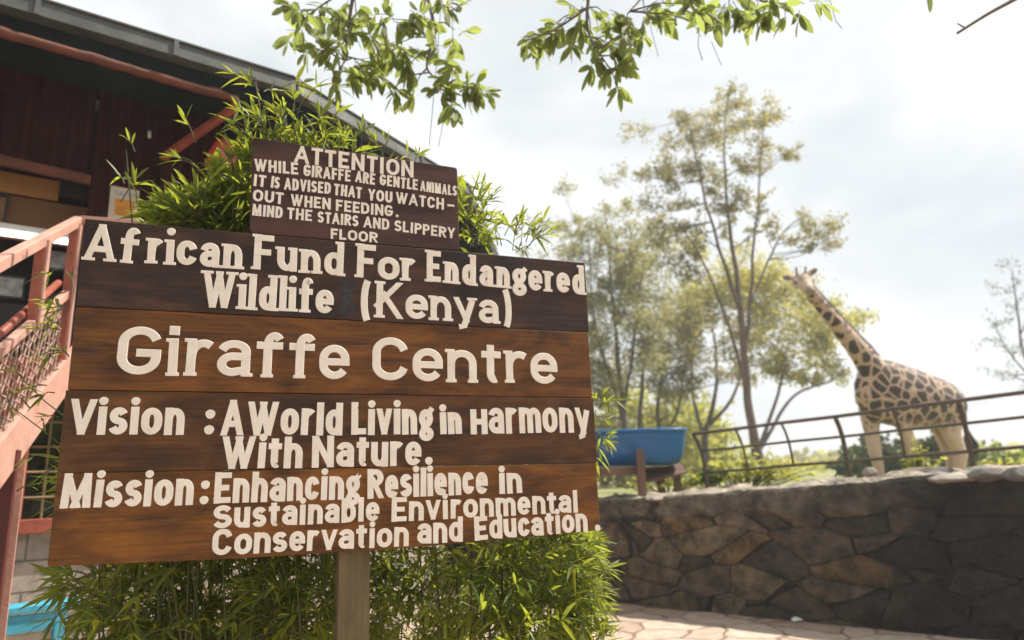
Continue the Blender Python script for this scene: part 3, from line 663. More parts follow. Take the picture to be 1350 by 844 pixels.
# ------------------------------------------------------------------ lettering
def arc(cx, cy, rx, ry, a0, a1, n=14):
    return [(cx + rx * cos(rad(a0 + (a1 - a0) * k / n)), cy + ry * sin(rad(a0 + (a1 - a0) * k / n))) for k in range(n + 1)]
def glyphs(X):
    G = {}
    h = X / 2
    G['A'] = (.74, [[(-.02, 0), (.5, 1.06)], [(1.02, 0), (.5, 1.06)], [(.2, .28), (.8, .28)]])
    G['C'] = (.66, [arc(.5, .68, .5, .32, 15, 180) + arc(.5, .32, .5, .32, 180, 345)])
    G['D'] = (.68, [[(0, 0), (0, 1)], [(0, 1), (.4, 1)] + arc(.4, .66, .6, .34, 90, 0)[1:] + arc(.4, .34, .6, .34, 0, -90) + [(0, 0)]])
    G['E'] = (.58, [[(0, 0), (0, 1)], [(0, 1), (1, 1)], [(0, .5), (.8, .5)], [(0, 0), (1, 0)]])
    G['F'] = (.56, [[(0, 0), (0, 1)], [(0, 1), (1, 1)], [(0, .5), (.8, .5)]])
    G['G'] = (.70, [arc(.5, .68, .5, .32, 20, 180) + arc(.5, .32, .5, .32, 180, 360) + [(1, .44)], [(.55, .44), (1, .44)]])
    G['H'] = (.66, [[(0, 0), (0, 1)], [(1, 0), (1, 1)], [(0, .5), (1, .5)]])
    G['h_'] = G['H']
    G['I'] = (.24, [[(.5, 0), (.5, 1)]])
    G['K'] = (.70, [[(0, 0), (0, 1)], [(0, .38), (.95, 1.06)], [(.3, .58), (1.0, -.06)]])
    G['L'] = (.54, [[(0, 0), (0, 1)], [(0, 0), (1, 0)]])
    G['M'] = (.92, [[(.03, 0), (.08, 1)], [(.97, 0), (.92, 1)], [(.08, 1.06), (.5, .1)], [(.92, 1.06), (.5, .1)]])
    G['N'] = (.70, [[(0, 0), (0, 1)], [(1, 0), (1, 1)], [(0, 1.08), (1, -.08)]])
    G['O'] = (.74, [arc(.5, .62, .5, .38, 0, 180) + arc(.5, .38, .5, .38, 180, 360) + [(1, .62)]])
    G['P'] = (.62, [[(0, 0), (0, 1)], [(0, 1), (.5, 1)] + arc(.5, .74, .5, .26, 90, -90) + [(0, .48)]])
    G['R'] = (.68, [[(0, 0), (0, 1)], [(0, 1), (.5, 1)] + arc(.5, .75, .5, .25, 90, -90) + [(0, .5)], [(.42, .5), (1.0, -.06)]])
    G['S'] = (.62, [arc(.5, .75, .48, .25, 25, 270) + arc(.5, .25, .5, .25, 90, -158)[1:]])
    G['T'] = (.60, [[(.5, 0), (.5, 1)], [(0, 1), (1, 1)]])
    G['U'] = (.68, [[(0, 1), (0, .34)] + arc(.5, .32, .5, .32, 180, 360) + [(1, 1)]])
    G['V'] = (.70, [[(0, 1), (.5, -.08)], [(1, 1), (.5, -.08)]])
    G['W'] = (1.0, [[(0, 1.04), (.27, -.08)], [(.27, -.08), (.5, .95)], [(.5, .95), (.73, -.08)], [(.73, -.08), (1, 1.04)]])
    G['Y'] = (.68, [[(0, 1.05), (.5, .42)], [(1, 1.05), (.5, .42)], [(.5, .45), (.5, 0)]])
    G['a'] = (.58, [arc(.5, X - .2, .5, .2, 165, 0) + [(1, 0)], [(1, X * .56), (.45, X * .56)] + arc(.45, X * .28, .45, X * .28, 90, 270)[1:] + [(1, .07)]])
    G['b'] = (.58, [[(0, 0), (0, 1)], arc(.5, X * .6, .5, X * .4, 180, 0) + arc(.5, X * .4, .5, X * .4, 0, -180)])
    G['c'] = (.54, [arc(.5, X * .6, .5, X * .4, 20, 180) + arc(.5, X * .4, .5, X * .4, 180, 340)])
    G['d'] = (.58, [[(1, 0), (1, 1)], arc(.5, X * .6, .5, X * .4, 0, 180) + arc(.5, X * .4, .5, X * .4, 180, 360)])
    G['e'] = (.56, [[(.05, X * .5), (.98, X * .5)], [(1, X * .5)] + arc(.5, X * .6, .5, X * .4, 0, 180) + arc(.5, X * .4, .5, X * .4, 180, 325)])
    G['f'] = (.50, [[(.38, 0), (.38, .74)] + arc(.72, .76, .34, .24, 180, 40), [(0, X), (.95, X)]])
    G['g'] = (.58, [arc(.45, X * .66, .45, X * .34, 0, 360), arc(.48, -.12, .48, .17, 0, 360), [(.25, X * .33), (.22, X * .14), (.5, .05)], [(.75, X * .9), (1.0, X * 1.08)]])
    G['h'] = (.58, [[(0, 0), (0, 1)], arc(.5, X - .3, .5, .3, 180, 0) + [(1, 0)]])
    G['i'] = (.24, [[(.5, 0), (.5, X)], 'dot'])
    G['l'] = (.24, [[(.5, 0), (.5, 1)]])
    G['m'] = (.86, [[(0, 0), (0, X)], arc(.25, X - .26, .25, .26, 180, 0) + [(.5, 0)], arc(.75, X - .26, .25, .26, 180, 0) + [(1, 0)]])
    G['n'] = (.58, [[(0, 0), (0, X)], arc(.5, X - .3, .5, .3, 180, 0) + [(1, 0)]])
    G['o'] = (.60, [arc(.5, X * .6, .5, X * .4, 0, 180) + arc(.5, X * .4, .5, X * .4, 180, 360) + [(1, X * .6)]])
    G['r'] = (.44, [[(0, 0), (0, X)], arc(.74, X - .34, .74, .34, 180, 58)])
    G['s'] = (.52, [arc(.5, X * .75, .48, X * .25, 25, 270) + arc(.5, X * .25, .5, X * .25, 90, -158)[1:]])
    G['t'] = (.42, [[(.42, .92), (.42, .2)] + arc(.72, .2, .3, .2, 180, 290), [(0, X), (.95, X)]])
    G['u'] = (.58, [[(0, X), (0, .3)] + arc(.5, .3, .5, .3, 180, 360), [(1, 0), (1, X)]])
    G['v'] = (.58, [[(0, X + .02), (.5, -.08)], [(1, X + .02), (.5, -.08)]])
    G['y'] = (.60, [[(0, X), (.5, .04)], [(1, X), (.42, -.26), (.12, -.28)]])
    G['('] = (.30, [arc(1.0, .44, 1.0, .72, 118, 242)])
    G[')'] = (.30, [arc(0, .44, 1.0, .72, 62, -62)])
    G['-'] = (.5, [[(0, .45), (1, .45)]])
    G['.'] = (.22, ['per']); G[':'] = (.26, ['col'])
    G['Q'] = G['S']; G['X'] = G['H']
    return G
VERT = {}
def clip(poly, axis, lim, keep_below):
    o = []
    for i in range(len(poly)):
        a, b = poly[i], poly[(i + 1) % len(poly)]
        ia = (a[axis] <= lim) == keep_below or a[axis] == lim; ib = (b[axis] <= lim) == keep_below or b[axis] == lim
        if ia: o.append(a)
        if ia != ib:
            t_ = (lim - a[axis]) / (b[axis] - a[axis]); o.append((a[0] + (b[0] - a[0]) * t_, a[1] + (b[1] - a[1]) * t_))
    return o
class Letters:
    def __init__(s): s.mb = MB(); s.k = 0
    def solid(s, poly, d, ch):
        """poly in board coordinates (u, v); raised by d with chamfer ch; local frame x=u, y=-outwards, z=v"""
        if len(poly) < 3: return
        ar = sum(poly[i][0] * poly[(i + 1) % len(poly)][1] - poly[(i + 1) % len(poly)][0] * poly[i][1] for i in range(len(poly)))
        if ar < 0: poly = poly[::-1]
        s.k += 1; d = d + (s.k % 9) * .00009
        cx_ = sum(p[0] for p in poly) / len(poly); cy_ = sum(p[1] for p in poly) / len(poly)
        n = len(poly); outp = []
        for i in range(n):
            a = np.array(poly[i - 1]); b = np.array(poly[i]); c_ = np.array(poly[(i + 1) % n])
            e1 = b - a; e2 = c_ - b; e1 /= np.linalg.norm(e1) + 1e-12; e2 /= np.linalg.norm(e2) + 1e-12
            nn = np.array([e1[1] + e2[1], -e1[0] - e2[0]]); L_ = np.linalg.norm(nn); nn = nn / L_ if L_ > .2 else np.zeros(2)
            outp.append(tuple(b + nn * ch))
        vs_ = [(p[0], .002, p[1]) for p in outp] + [(p[0], -d * .7, p[1]) for p in outp] + [(p[0], -d, p[1]) for p in poly]
        fs = []
        for i in range(n):
            j = (i + 1) % n
            fs += [(i, j, n + j, n + i), (n + i, n + j, 2 * n + j, 2 * n + i)]
        fs.append(tuple(2 * n + i for i in range(n)))
        s.mb.add(vs_, fs)
    def stroke(s, pts, w, ext0, ext1, d, ch, ylim=None, hthin=.84):
        pts = [np.array(p, float) for p in pts]
        q = [pts[0]]
        for p in pts[1:]:
            if np.linalg.norm(p - q[-1]) > 1e-5: q.append(p)
        pts = q
        if len(pts) < 2: return
        closed = np.linalg.norm(pts[0] - pts[-1]) < w * .12
        if closed: pts = pts[:-1]
        n = len(pts)
        if not closed:
            t0 = pts[1] - pts[0]; pts[0] = pts[0] - t0 / np.linalg.norm(t0) * ext0
            t1 = pts[-1] - pts[-2]; pts[-1] = pts[-1] + t1 / np.linalg.norm(t1) * ext1
        Lf = []; Rt = []
        for i in range(n):
            if closed: a, b = pts[i - 1], pts[(i + 1) % n]
            else: a, b = pts[max(i - 1, 0)], pts[min(i + 1, n - 1)]
            tg = (b - a) / np.linalg.norm(b - a); nm = np.array([-tg[1], tg[0]])
            k = 1.0
            if closed or 0 < i < n - 1:
                e1 = (pts[i] - pts[i - 1]); e1 = e1 / np.linalg.norm(e1); k = 1 / max(.6, abs(tg.dot(e1)))
            ww = w * (1 - (1 - hthin) * tg[0] ** 2) / 2 * k
            Lf.append(tuple(pts[i] + nm * ww)); Rt.append(tuple(pts[i] - nm * ww))
        if n == 2:
            poly = [Rt[0], Rt[1], Lf[1], Lf[0]]
            if ylim:
                poly = clip(poly, 1, ylim[0], False); poly = clip(poly, 1, ylim[1], True)
            s.solid(poly, d, ch)
        else:                     # one strip, solid with its own rim
            s.k += 1; dd = d + (s.k % 9) * .00009
            mb = s.mb; m_ = n
            vs_ = []
            for i in range(n):
                l, r_ = np.array(Lf[i]), np.array(Rt[i]); u_ = (l - r_) / np.linalg.norm(l - r_) * ch
                lo, ro = l + u_, r_ - u_
                vs_ += [(lo[0], .002, lo[1]), (lo[0], -dd * .7, lo[1]), (l[0], -dd, l[1]), (r_[0], -dd, r_[1]), (ro[0], -dd * .7, ro[1]), (ro[0], .002, ro[1])]
            fs = []
            for i in range(n if closed else n - 1):
                j = (i + 1) % n
                for k in range(5): fs.append((i * 6 + k, j * 6 + k, j * 6 + k + 1, i * 6 + k + 1))
            if not closed: fs += [tuple(range(6)), tuple((n - 1) * 6 + k for k in reversed(range(6)))]
            mb.add(vs_, fs)
    def dotp(s, c_, r_, d, ch, sq=False):
        if sq: poly = [(c_[0] - r_, c_[1] - r_ * .9), (c_[0] + r_, c_[1] - r_), (c_[0] + r_ * 1.02, c_[1] + r_ * .95), (c_[0] - r_ * .95, c_[1] + r_)]
        else: poly = [(c_[0] + r_ * cos(a) * (1 + .05 * sin(3 * a)), c_[1] + r_ * sin(a)) for a in np.linspace(0, 2 * pi, 15)[:-1]]
        s.solid(poly, d, ch)
    def word(s, text, u0, v0, u1, v1, cap, w, X=.72, serif=0, d=.002, ch=.0012, gap=.10, sqdot=False, fixw=1.0):
        G = glyphs((X * cap - w) / (cap - w)); Wn = [G[c_][0] for c_ in text]
        xs = [(.05 if serif else 0)] * len(text)
        tot = sum(Wn) + gap * (len(text) - 1)
        Lw = sqrt((u1 - u0) ** 2 + (v1 - v0) ** 2); k = Lw / tot; ang = atan2(v1 - v0, u1 - u0)
        pos = 0
        for c_ in text:
            Wd, S = G[c_]; gw = Wd * k; iw = max(gw - w - (.42 * w * serif if c_ not in 'eo(),cgs' else .1 * w * serif), .3 * w if c_ not in 'ilI' else .001); ox = pos * k
            jy = rng.uniform(-.012, .012) * cap; ja = rng.uniform(-.018, .018)
            def mp_(p):
                return (ox + gw / 2 + (p[0] - .5) * iw, w / 2 + p[1] * (cap - w))
            def tr(p):
                x, y = p[0], p[1] + jy; x2 = ox + gw / 2; xr = x2 + (x - x2) * cos(ja) - y * sin(ja); yr = (x - x2) * sin(ja) + y * cos(ja)
                return (u0 + xr * cos(ang) - yr * sin(ang), v0 + xr * sin(ang) + yr * cos(ang))
            sub = Letters(); sub.mb = MB(); sub.k = s.k
            for st_ in S:
                if st_ == 'dot': sub.dotp((ox + gw / 2, X * cap + (cap * 1.06 - X * cap) * .62), min(w * .56, .9 * (cap * 1.1 - X * cap) / 2), d, ch, sqdot); continue
                if st_ == 'per': sub.dotp((ox + gw / 2, w * .55), w * .6, d, ch); continue
                if st_ == 'col': sub.dotp((ox + gw / 2, w * .6), w * .62, d, ch); sub.dotp((ox + gw / 2, X * cap - w * .4), w * .62, d, ch); continue
                pp = [mp_(p) for p in st_]
                e0 = e1 = w / 2 if len(st_) == 2 or abs(st_[0][0] - st_[1][0]) < .02 else w * .12
                if len(st_) > 2:
                    e0 = w / 2 if (abs(st_[0][0] - st_[1][0]) < 1e-6 or abs(st_[0][1] - st_[1][1]) < 1e-6) else w * .1
                    e1 = w / 2 if (abs(st_[-1][0] - st_[-2][0]) < 1e-6 or abs(st_[-1][1] - st_[-2][1]) < 1e-6) else w * .1
                if c_ in 'ft' : e1 = w * .1 if len(st_) > 2 else e1
                horiz = len(st_) == 2 and abs(st_[0][1] - st_[1][1]) < 1e-6
                yl = None
                if len(st_) == 2 and not horiz:
                    topv = X * cap if c_ in 'vy' else cap
                    yl = (0 if c_ != 'y' else 0, topv)
                    if c_ in 'AKVWYMNRvy' : e0 = e1 = w
                    if c_ == 'i' or c_ in 'nmru': yl = (0, X * cap)
                    if c_ == 'y': yl = (-.4 * cap, X * cap)
                    if c_ == 'g': yl = None
                sub.stroke(pp, w * (.86 if len(st_) == 2 and abs(st_[0][0] - st_[1][0]) > .1 and not horiz else 1), e0, e1, d, ch, yl, .88)
                if serif:
                    sw = w * .56 + w * .36 * serif if serif < .6 else w * .86; sh = w * .36
                    ends = [(st_[0], st_[1]), (st_[-1], st_[-2])]
                    for en, nx in ends:
                        steep = abs(en[0] - nx[0]) < .75 * abs(en[1] - nx[1]) + 1e-6
                        if not steep or c_ in 'eCGScsg(),tE' and c_ != 'E': continue
                        x_, _y = mp_((min(1, max(0, en[0])), 0))
                        if abs(en[1]) < .1 and c_ not in 'vVWUyub' and not (c_ in 'MA' and .2 < en[0] < .8):
                            lo, hi = (0, sh)
                        elif en[1] > .9 and c_ not in 'AaefOfcos' and not (c_ in 'WM' and .2 < en[0] < .8):
                            lo, hi = (cap - sh, cap)
                        elif abs(en[1] - (X * cap - w) / (cap - w)) < .06 and c_ in 'inmruvyp':
                            lo, hi = (X * cap - sh, X * cap)
                        else: continue
                        lf, rt_ = sw, sw
                        if lo > 0 and c_ in 'ildbhnmrukuU' : rt_ = w * .5; lf = w * .85
                        if c_ in 'EFDPRBL' and en[0] == 0: rt_ = w * .5; lf = w * .85
                        if c_ == 'a': lf = w * .3; rt_ = w * .85
                        if c_ == 'd' and lo == 0: lf = w * .3; rt_ = w * .85
                        if c_ == 'b' and lo == 0: continue
                        sub.solid([(x_ - lf, lo), (x_ + rt_, lo), (x_ + rt_, hi), (x_ - lf, hi)], d, ch)
            s.k = sub.k
            sub.mb.v = [(lambda q: (q[0], p[1], q[1]))(tr((p[0], p[2]))) for p in sub.mb.v]
            s.mb.add(sub.mb.v, sub.mb.f)
            pos += Wd + gap

# ------------------------------------------------------------------ the two painted boards
m_p = [plankmat('varnished_plank_dark', (.013, .006, .005), (.036, .015, .009), (.085, .036, .018), 1.0),
       plankmat('varnished_plank_amber', (.032, .012, .003), (.105, .037, .0035), (.215, .078, .008), 2.3),
       plankmat('varnished_plank_brown', (.025, .009, .003), (.070, .025, .004), (.14, .054, .009), 3.9),
       plankmat('varnished_plank_honey', (.034, .012, .0025), (.115, .040, .0035), (.24, .088, .008), 5.2)]
m_warn = plankmat('maroon_painted_wood', (.036, .014, .012), (.058, .023, .019), (.090, .038, .030), 7.7, .5)
m_cream = mat('cream_paint', (.80, .74, .67), .5, .05, 16, col2=(.68, .61, .53), detail=8)
m_ghost = mat('dark_scorched_wood', (.014, .010, .010), .35, .4, 30, .4, 60)
m_postw = mat('tan_timber', (.14, .105, .05), .8, .3, 5, .5, 30, stretch=(6, 6, .7))

BANG = atan2(BU.y, BU.x)
sign = thing('notice_board', BO, 'large brown plank notice board on a post with cream letters reading Giraffe Centre', 'sign', rz=BANG)
def uv(px, py):
    q = onboard(px, py) - BO; return (q.dot(BU), q.z)
seamsL = [(112, 288), (99.5, 404), (86.5, 514), (76.5, 624), (62, 747)]
seamsR = [(771, 346), (773.5, 438), (781.5, 524.5), (787, 610.5), (792, 699)]
for i in range(4):
    tl_, tr_, bl_, br_ = uv(*seamsL[i]), uv(*seamsR[i]), uv(*seamsL[i + 1]), uv(*seamsR[i + 1])
    gp = .0007
    tl_ = (0 + .002 * sin(i * 2), tl_[1] - gp); tr_ = (1.7904 + .004 * sin(i * 3 + 1) * (i > 0), tr_[1] - gp); bl_ = (tl_[0] + .001, bl_[1] + gp); br_ = (tr_[0] + .001, br_[1] + gp)
    M_ = 24
    g = MB(); vs_ = []
    for k in range(M_ + 1):
        f = k / M_
        ub = bl_[0] + (br_[0] - bl_[0]) * f; vb = bl_[1] + (br_[1] - bl_[1]) * f - (.017 * 4 * f * (1 - f) if i == 3 else 0) + (.0005 * mn.noise(Vector((f * 9, i * 3, 1))) if True else 0)
        ut = tl_[0] + (tr_[0] - tl_[0]) * f; vt = tl_[1] + (tr_[1] - tl_[1]) * f + .0005 * mn.noise(Vector((f * 9, i * 3 + 1.5, 2)))
        vs_ += [(ub, 0, vb), (ut, 0, vt), (ut, .032, vt), (ub, .032, vb)]
    fs = [(0, 1, 2, 3), (M_ * 4 + 3, M_ * 4 + 2, M_ * 4 + 1, M_ * 4)]
    for k in range(M_):
        for e_ in range(4):
            a = k * 4 + e_; b = k * 4 + (e_ + 1) % 4; fs.append((a, a + 4, b + 4, b))
    g.add(vs_, fs); g.build('plank', m_p[i], sign, local=True, bevel=.003)

def lines(par, plane_off, rows, m, d, ch, wk=.93, **kw):
    for row in rows:
        for (text, x0, y0, x1, y1, cap, w, opt) in row:
            Lt = Letters(); w = w * wk; a = onplane(x0, y0, BO - BN * plane_off, BN) - BO; b = onplane(x1, y1, BO - BN * plane_off, BN) - BO
            tpt = onplane(x0, y0 - cap, BO - BN * plane_off, BN) - BO
            wpt = onplane(x0, y0 - w, BO - BN * plane_off, BN) - BO
            o_ = dict(kw); o_.update(opt)
            Lt.word(text, a.dot(BU) - par['u0'], a.z - par['v0'], b.dot(BU) - par['u0'], b.z - par['v0'], tpt.z - a.z, wpt.z - a.z, d=d, ch=ch, **o_)
            Lt.mb.build('lettering', m, par['o'], local=True)
S0 = dict(u0=0, v0=0, o=sign)
lines(S0, 0, [[
    ('Af', 109, 342, 182, 348.5, 48, 9.6, {}), ('rican', 192, 346.5, 320, 354.8, 48, 9.6, {}), ('Fund', 332, 354.6, 453.5, 363.8, 46, 9.4, {}), ('For', 468.5, 365.5, 549, 371, 44, 9.2, {}),
    ('Endangered', 561, 371, 772, 388.5, 41, 8.6, dict(gap=.07))],
    [('Wildlife', 264, 404.5, 439, 414, 48, 9.8, {}), ('(Kenya)', 475, 417.5, 675, 427.5, 48, 9.2, {})]],
    m_cream, .003, .0012, X=.68, serif=1.0, gap=.045, wk=.86)
lines(S0, 0, [[('Giraffe', 151, 493.5, 460, 499.8, 64, 11.6, {}), ('Centre', 490, 501, 735, 506.5, 57, 10.6, {})]], m_cream, .0032, .0014, X=.78, serif=.45, gap=.08, sqdot=True)
lines(S0, 0, [[('Vision', 89, 573.5, 242, 573, 47, 10.6, {}), (':', 268, 573, 282, 573, 46, 10.5, dict(X=.66)), ('A', 291, 574, 320, 574, 47, 10, {}), ('World', 325, 574, 451, 573.8, 45, 10, {}),
               ('Living', 463, 573.8, 572, 572.5, 43, 9.6, {}), ('in', 581, 572.5, 609, 572, 36, 9.4, {}), ('H', 620.8, 572.5, 643, 572, 33, 9, {}), ('armony', 645, 572, 778, 570, 43, 8.8, {})],
              [('With', 291, 618, 398, 617.5, 43, 10, {}), ('Nature', 411, 616.5, 555, 614, 42, 9.6, {}), ('.', 559.5, 613, 571.5, 612.6, 42, 9.2, {})],
              [('Mission', 77.6, 671, 254, 665.5, 46, 10.2, {}), (':', 262, 664.5, 275, 664.2, 44, 9.6, dict(X=.66)), ('Enhancing', 281.5, 664.5, 475, 657.5, 41, 9, {}),
               ('Resilience', 484.5, 658, 643, 651, 39, 8.6, {}), ('in', 658, 651.5, 688.5, 650, 34, 8.6, {})],
              [('S', 280, 697.5, 305, 696, 31, 8, {}), ('ustainable', 308, 696.5, 500, 686.5, 34, 8, dict(gap=.09)), ('Environmental', 516, 688, 762.5, 675.5, 32.5, 7.6, dict(gap=.09))],
              [('Conservation', 279, 733, 538.5, 720, 35, 8, {}), ('and', 550, 717.5, 610, 714.5, 34, 7.8, {}), ('Education', 626, 712.8, 775, 701, 32, 7.6, {}), ('.', 783, 700.5, 793, 699.6, 32, 7.4, {})]],
      m_cream, .0009, .0003, X=.80, gap=.075)
lines(S0, 0, [[('K', 447, 413.5, 471, 415.5, 44, 8, {})]], m_ghost, .0005, .0002, X=.68, serif=1.0)
# thin dark diagonal lines on the top plank
g = MB()
for (x0, y0, x1, y1) in ((110, 350, 176, 318), (180, 330, 232, 303), (240, 318, 268, 300)):
    a = uv(x0, y0); b = uv(x1, y1); dx = np.array([b[0] - a[0], b[1] - a[1]]); nn = np.array([-dx[1], dx[0]]) / np.linalg.norm(dx) * .0016
    g.add([(a[0] - nn[0], -.0003, a[1] - nn[1]), (b[0] - nn[0], -.0003, b[1] - nn[1]), (b[0] + nn[0], -.0003, b[1] + nn[1]), (a[0] + nn[0], -.0003, a[1] + nn[1])], [(0, 1, 2, 3)])
g.build('dark_line', m_ghost, sign, local=True)
m_nail = mat('dark_nail', (.02, .016, .014), .4, .3, 20)
for (px, py) in ((471, 425), (472, 452), (472, 508), (472.5, 538), (473, 603), (473, 626), (474, 722), (118, 300), (110, 398), (92, 612), (84, 738), (766, 352), (770, 430), (783, 604), (778, 532)):
    a = uv(px, py); g = MB(); g.tube([(a[0], .004, a[1]), (a[0], -.0012, a[1])], .0032, 10); g.build('nail', m_nail, sign, local=True)
# post: behind both boards
a = uv(452, 735); b = uv(494, 731)
g = MB(); uc = (a[0] + b[0]) / 2 - .008; g.box((uc, .032 + .003 + .05, (1.42 - BO.z) / 2 + .05 - .0), (b[0] - a[0], .10, 1.0), None)
g.v = [(x, y, (-BO.z if z < 0 + (1.42 - BO.z) / 2 + .05 else 1.36)) for x, y, z in g.v]
g.build('post', m_postw, sign, local=True, bevel=.006)

WO = .004
tl_, tr_, br_, bl_ = [onplane(px, py, BO - BN * WO, BN) - BO for (px, py) in ((333, 181), (603, 221), (606, 331), (329, 305.5))]
warn = thing('warning_board', BO + BU * tl_.dot(BU), 'small maroon board above the large one with cream lettering that begins ATTENTION', 'sign', rz=BANG)
u0 = tl_.dot(BU); zt = uv(330, 307)[1]
def rounded(c, r=.012):
    o = []
    n = len(c)
    for i in range(n):
        p = np.array(c[i]); a = np.array(c[i - 1]); b = np.array(c[(i + 1) % n])
        da = (a - p) / np.linalg.norm(a - p); db = (b - p) / np.linalg.norm(b - p)
        for k in range(5):
            t_ = k / 4; o.append(tuple((p + da * r) * (1 - t_) ** 2 + 2 * p * t_ * (1 - t_) + (p + db * r) * t_ ** 2))
    return o
topv = lambda u: uv(112, 288)[1] + .0025
cn = [(tl_.dot(BU) - u0, tl_.z), (bl_.dot(BU) - u0, topv(0)), (br_.dot(BU) - u0, topv(1)), (tr_.dot(BU) - u0, tr_.z)]
rp = rounded(cn)
g = MB(); n = len(rp)
g.add([(p[0], WO, p[1]) for p in rp] + [(p[0], WO + .026, p[1]) for p in rp], [tuple(range(n)), tuple(reversed(range(n, 2 * n)))] + [(i, n + i, n + (i + 1) % n, (i + 1) % n) for i in range(n)])
g.build('board', m_warn, warn, local=True, bevel=.003)
W0 = dict(u0=u0, v0=0, o=warn)
n_before = set(bpy.data.objects)
lines(W0, WO, [[('ATTENTION', 388, 213.8, 545, 234.5, 22.5, 5.2, dict(gap=.13))],
    [('WHILE', 335, 225.2, 393, 230.6, 16, 3.7, {}), ('GIRAFFE', 400, 232, 462, 239.6, 15.5, 3.5, {}), ('ARE', 468, 239.8, 494, 244, 15, 3.4, {}), ('GENTLE', 500.5, 244, 550.5, 251.2, 14.5, 3.3, {}), ('ANIMALS', 554, 251.6, 602, 258.8, 13.5, 3.0, {})],
    [('IT', 334, 245, 350, 247.2, 15.5, 3.7, {}), ('IS', 357, 247.4, 368, 249.2, 15.5, 3.6, {}), ('ADVISED', 374.5, 249.6, 435.7, 256.3, 15.5, 3.5, {}), ('THAT', 440, 257, 476.6, 262, 15, 3.5, {}), ('YOU', 485, 263.8, 517, 268, 15, 3.5, {}), ('WATCH', 521.6, 268, 585, 276.6, 15, 3.4, {}), ('-', 590, 277, 599, 278, 14, 3.2, {})],
    [('OUT', 333, 264.8, 373.3, 269.8, 15.5, 3.7, {}), ('WHEN', 383, 271, 435.7, 276.7, 15.2, 3.6, {}), ('FEEDING', 442.7, 278, 517.8, 285.8, 14.8, 3.5, {}), ('.', 521, 286, 526, 286.6, 14, 3.3, {})],
    [('MIND', 332, 284, 372, 288, 15.2, 3.6, {}), ('THE', 378.4, 288.4, 411, 292, 15, 3.5, {}), ('STAIRS', 418.4, 293.2, 472.3, 298.8, 14.8, 3.4, {}), ('AND', 479.3, 299.5, 512.8, 303.4, 14.5, 3.4, {}), ('SLIPPERY', 519.7, 304.4, 599.5, 314.8, 14.2, 3.3, {})],
    [('FLOOR', 436, 315, 497.8, 320.2, 13.8, 3.4, {})]], m_cream, .0009, .0003, gap=.13, wk=.84)
for o in set(bpy.data.objects) - n_before:
    if o.parent == warn: o.location.y += WO

# ------------------------------------------------------------------ leaves
def leaf_batch(P, D, U, L, Wd, droop=.25, fold=.25, shape='lance'):
    """P base points, D directions, U up hints, L lengths, Wd half widths -> V, F arrays; 9 verts, 8 tris each"""
    P = np.asarray(P, float); n = len(P); D = np.asarray(D, float); D /= np.linalg.norm(D, axis=1)[:, None] + 1e-9
    U = np.asarray(U, float); Sd = np.cross(D, U); Sd /= np.linalg.norm(Sd, axis=1)[:, None] + 1e-9; Nn = np.cross(Sd, D)
    L = np.asarray(L)[:, None]; Wd = np.asarray(Wd)[:, None]
    dr = np.broadcast_to(np.asarray(droop, float).reshape(-1, 1) if np.ndim(droop) else np.full((n, 1), droop), (n, 1))
    def cen(t): return P + D * L * t - np.array([0, 0, 1.]) * L * dr * t * t
    if shape == 'lance': ws = [(.18, .85), (.5, 1.0), (.8, .5)]
    else: ws = [(.22, .7), (.55, 1.0), (.85, .62)]
    Vs = [cen(0)]
    for tt, w in ws:
        c = cen(tt); Vs += [c - Sd * Wd * w + Nn * Wd * fold * w, c, c + Sd * Wd * w + Nn * Wd * fold * w]
    Vs.append(cen(1))
    V = np.stack(Vs, 1).reshape(-1, 3)
    f = np.array([(0, 2, 1), (0, 3, 2), (1, 2, 5), (1, 5, 4), (2, 3, 6), (2, 6, 5), (4, 5, 8), (4, 8, 7), (5, 6, 9), (5, 9, 8), (7, 8, 10), (8, 9, 10)])
    Fc = (f[None] + (np.arange(n) * 11)[:, None, None]).reshape(-1, 3)
    return V, Fc
def rdir(n): 
    v = rng.normal(size=(n, 3)); return v / np.linalg.norm(v, axis=1)[:, None]

m_bam = leafmat('bamboo_leaf', (.014, .038, .006), (.045, .085, .010), (.78, .86, .08), .36)
m_stem = mat('bamboo_stem', (.05, .075, .02), .5, .3, 10, col2=(.09, .075, .03))

def sprig(LV, ST, p, d, nl, L, up=.3, spread=.9):
    """a twig ending in a fan of narrow leaves"""
    d = np.array(d, float); d /= np.linalg.norm(d)
    a = np.array(rng.normal(size=3)); a -= d * a.dot(d); a /= np.linalg.norm(a); b = np.cross(d, a)
    tl = L * rng.uniform(.5, 1.2); q = p + d * tl
    ST.append((p, p + d * tl * .55 + np.array([0, 0, .006]), q))
    for k in range(nl):
        al = 2 * pi * k / nl + rng.uniform(-.5, .5); sp = spread * rng.uniform(.5, 1.15)
        dd = d * cos(sp) + (a * cos(al) + b * sin(al)) * sin(sp); dd[2] += up * .1
        base = p + d * tl * rng.uniform(.55, 1.0)
        ll = L * rng.uniform(.65, 1.25)
        LV.append((base, dd, ll, ll * rng.uniform(.058, .085)))
    LV.append((q, d + rng.normal(size=3) * .15, L * rng.uniform(.7, 1.2), L * .075))
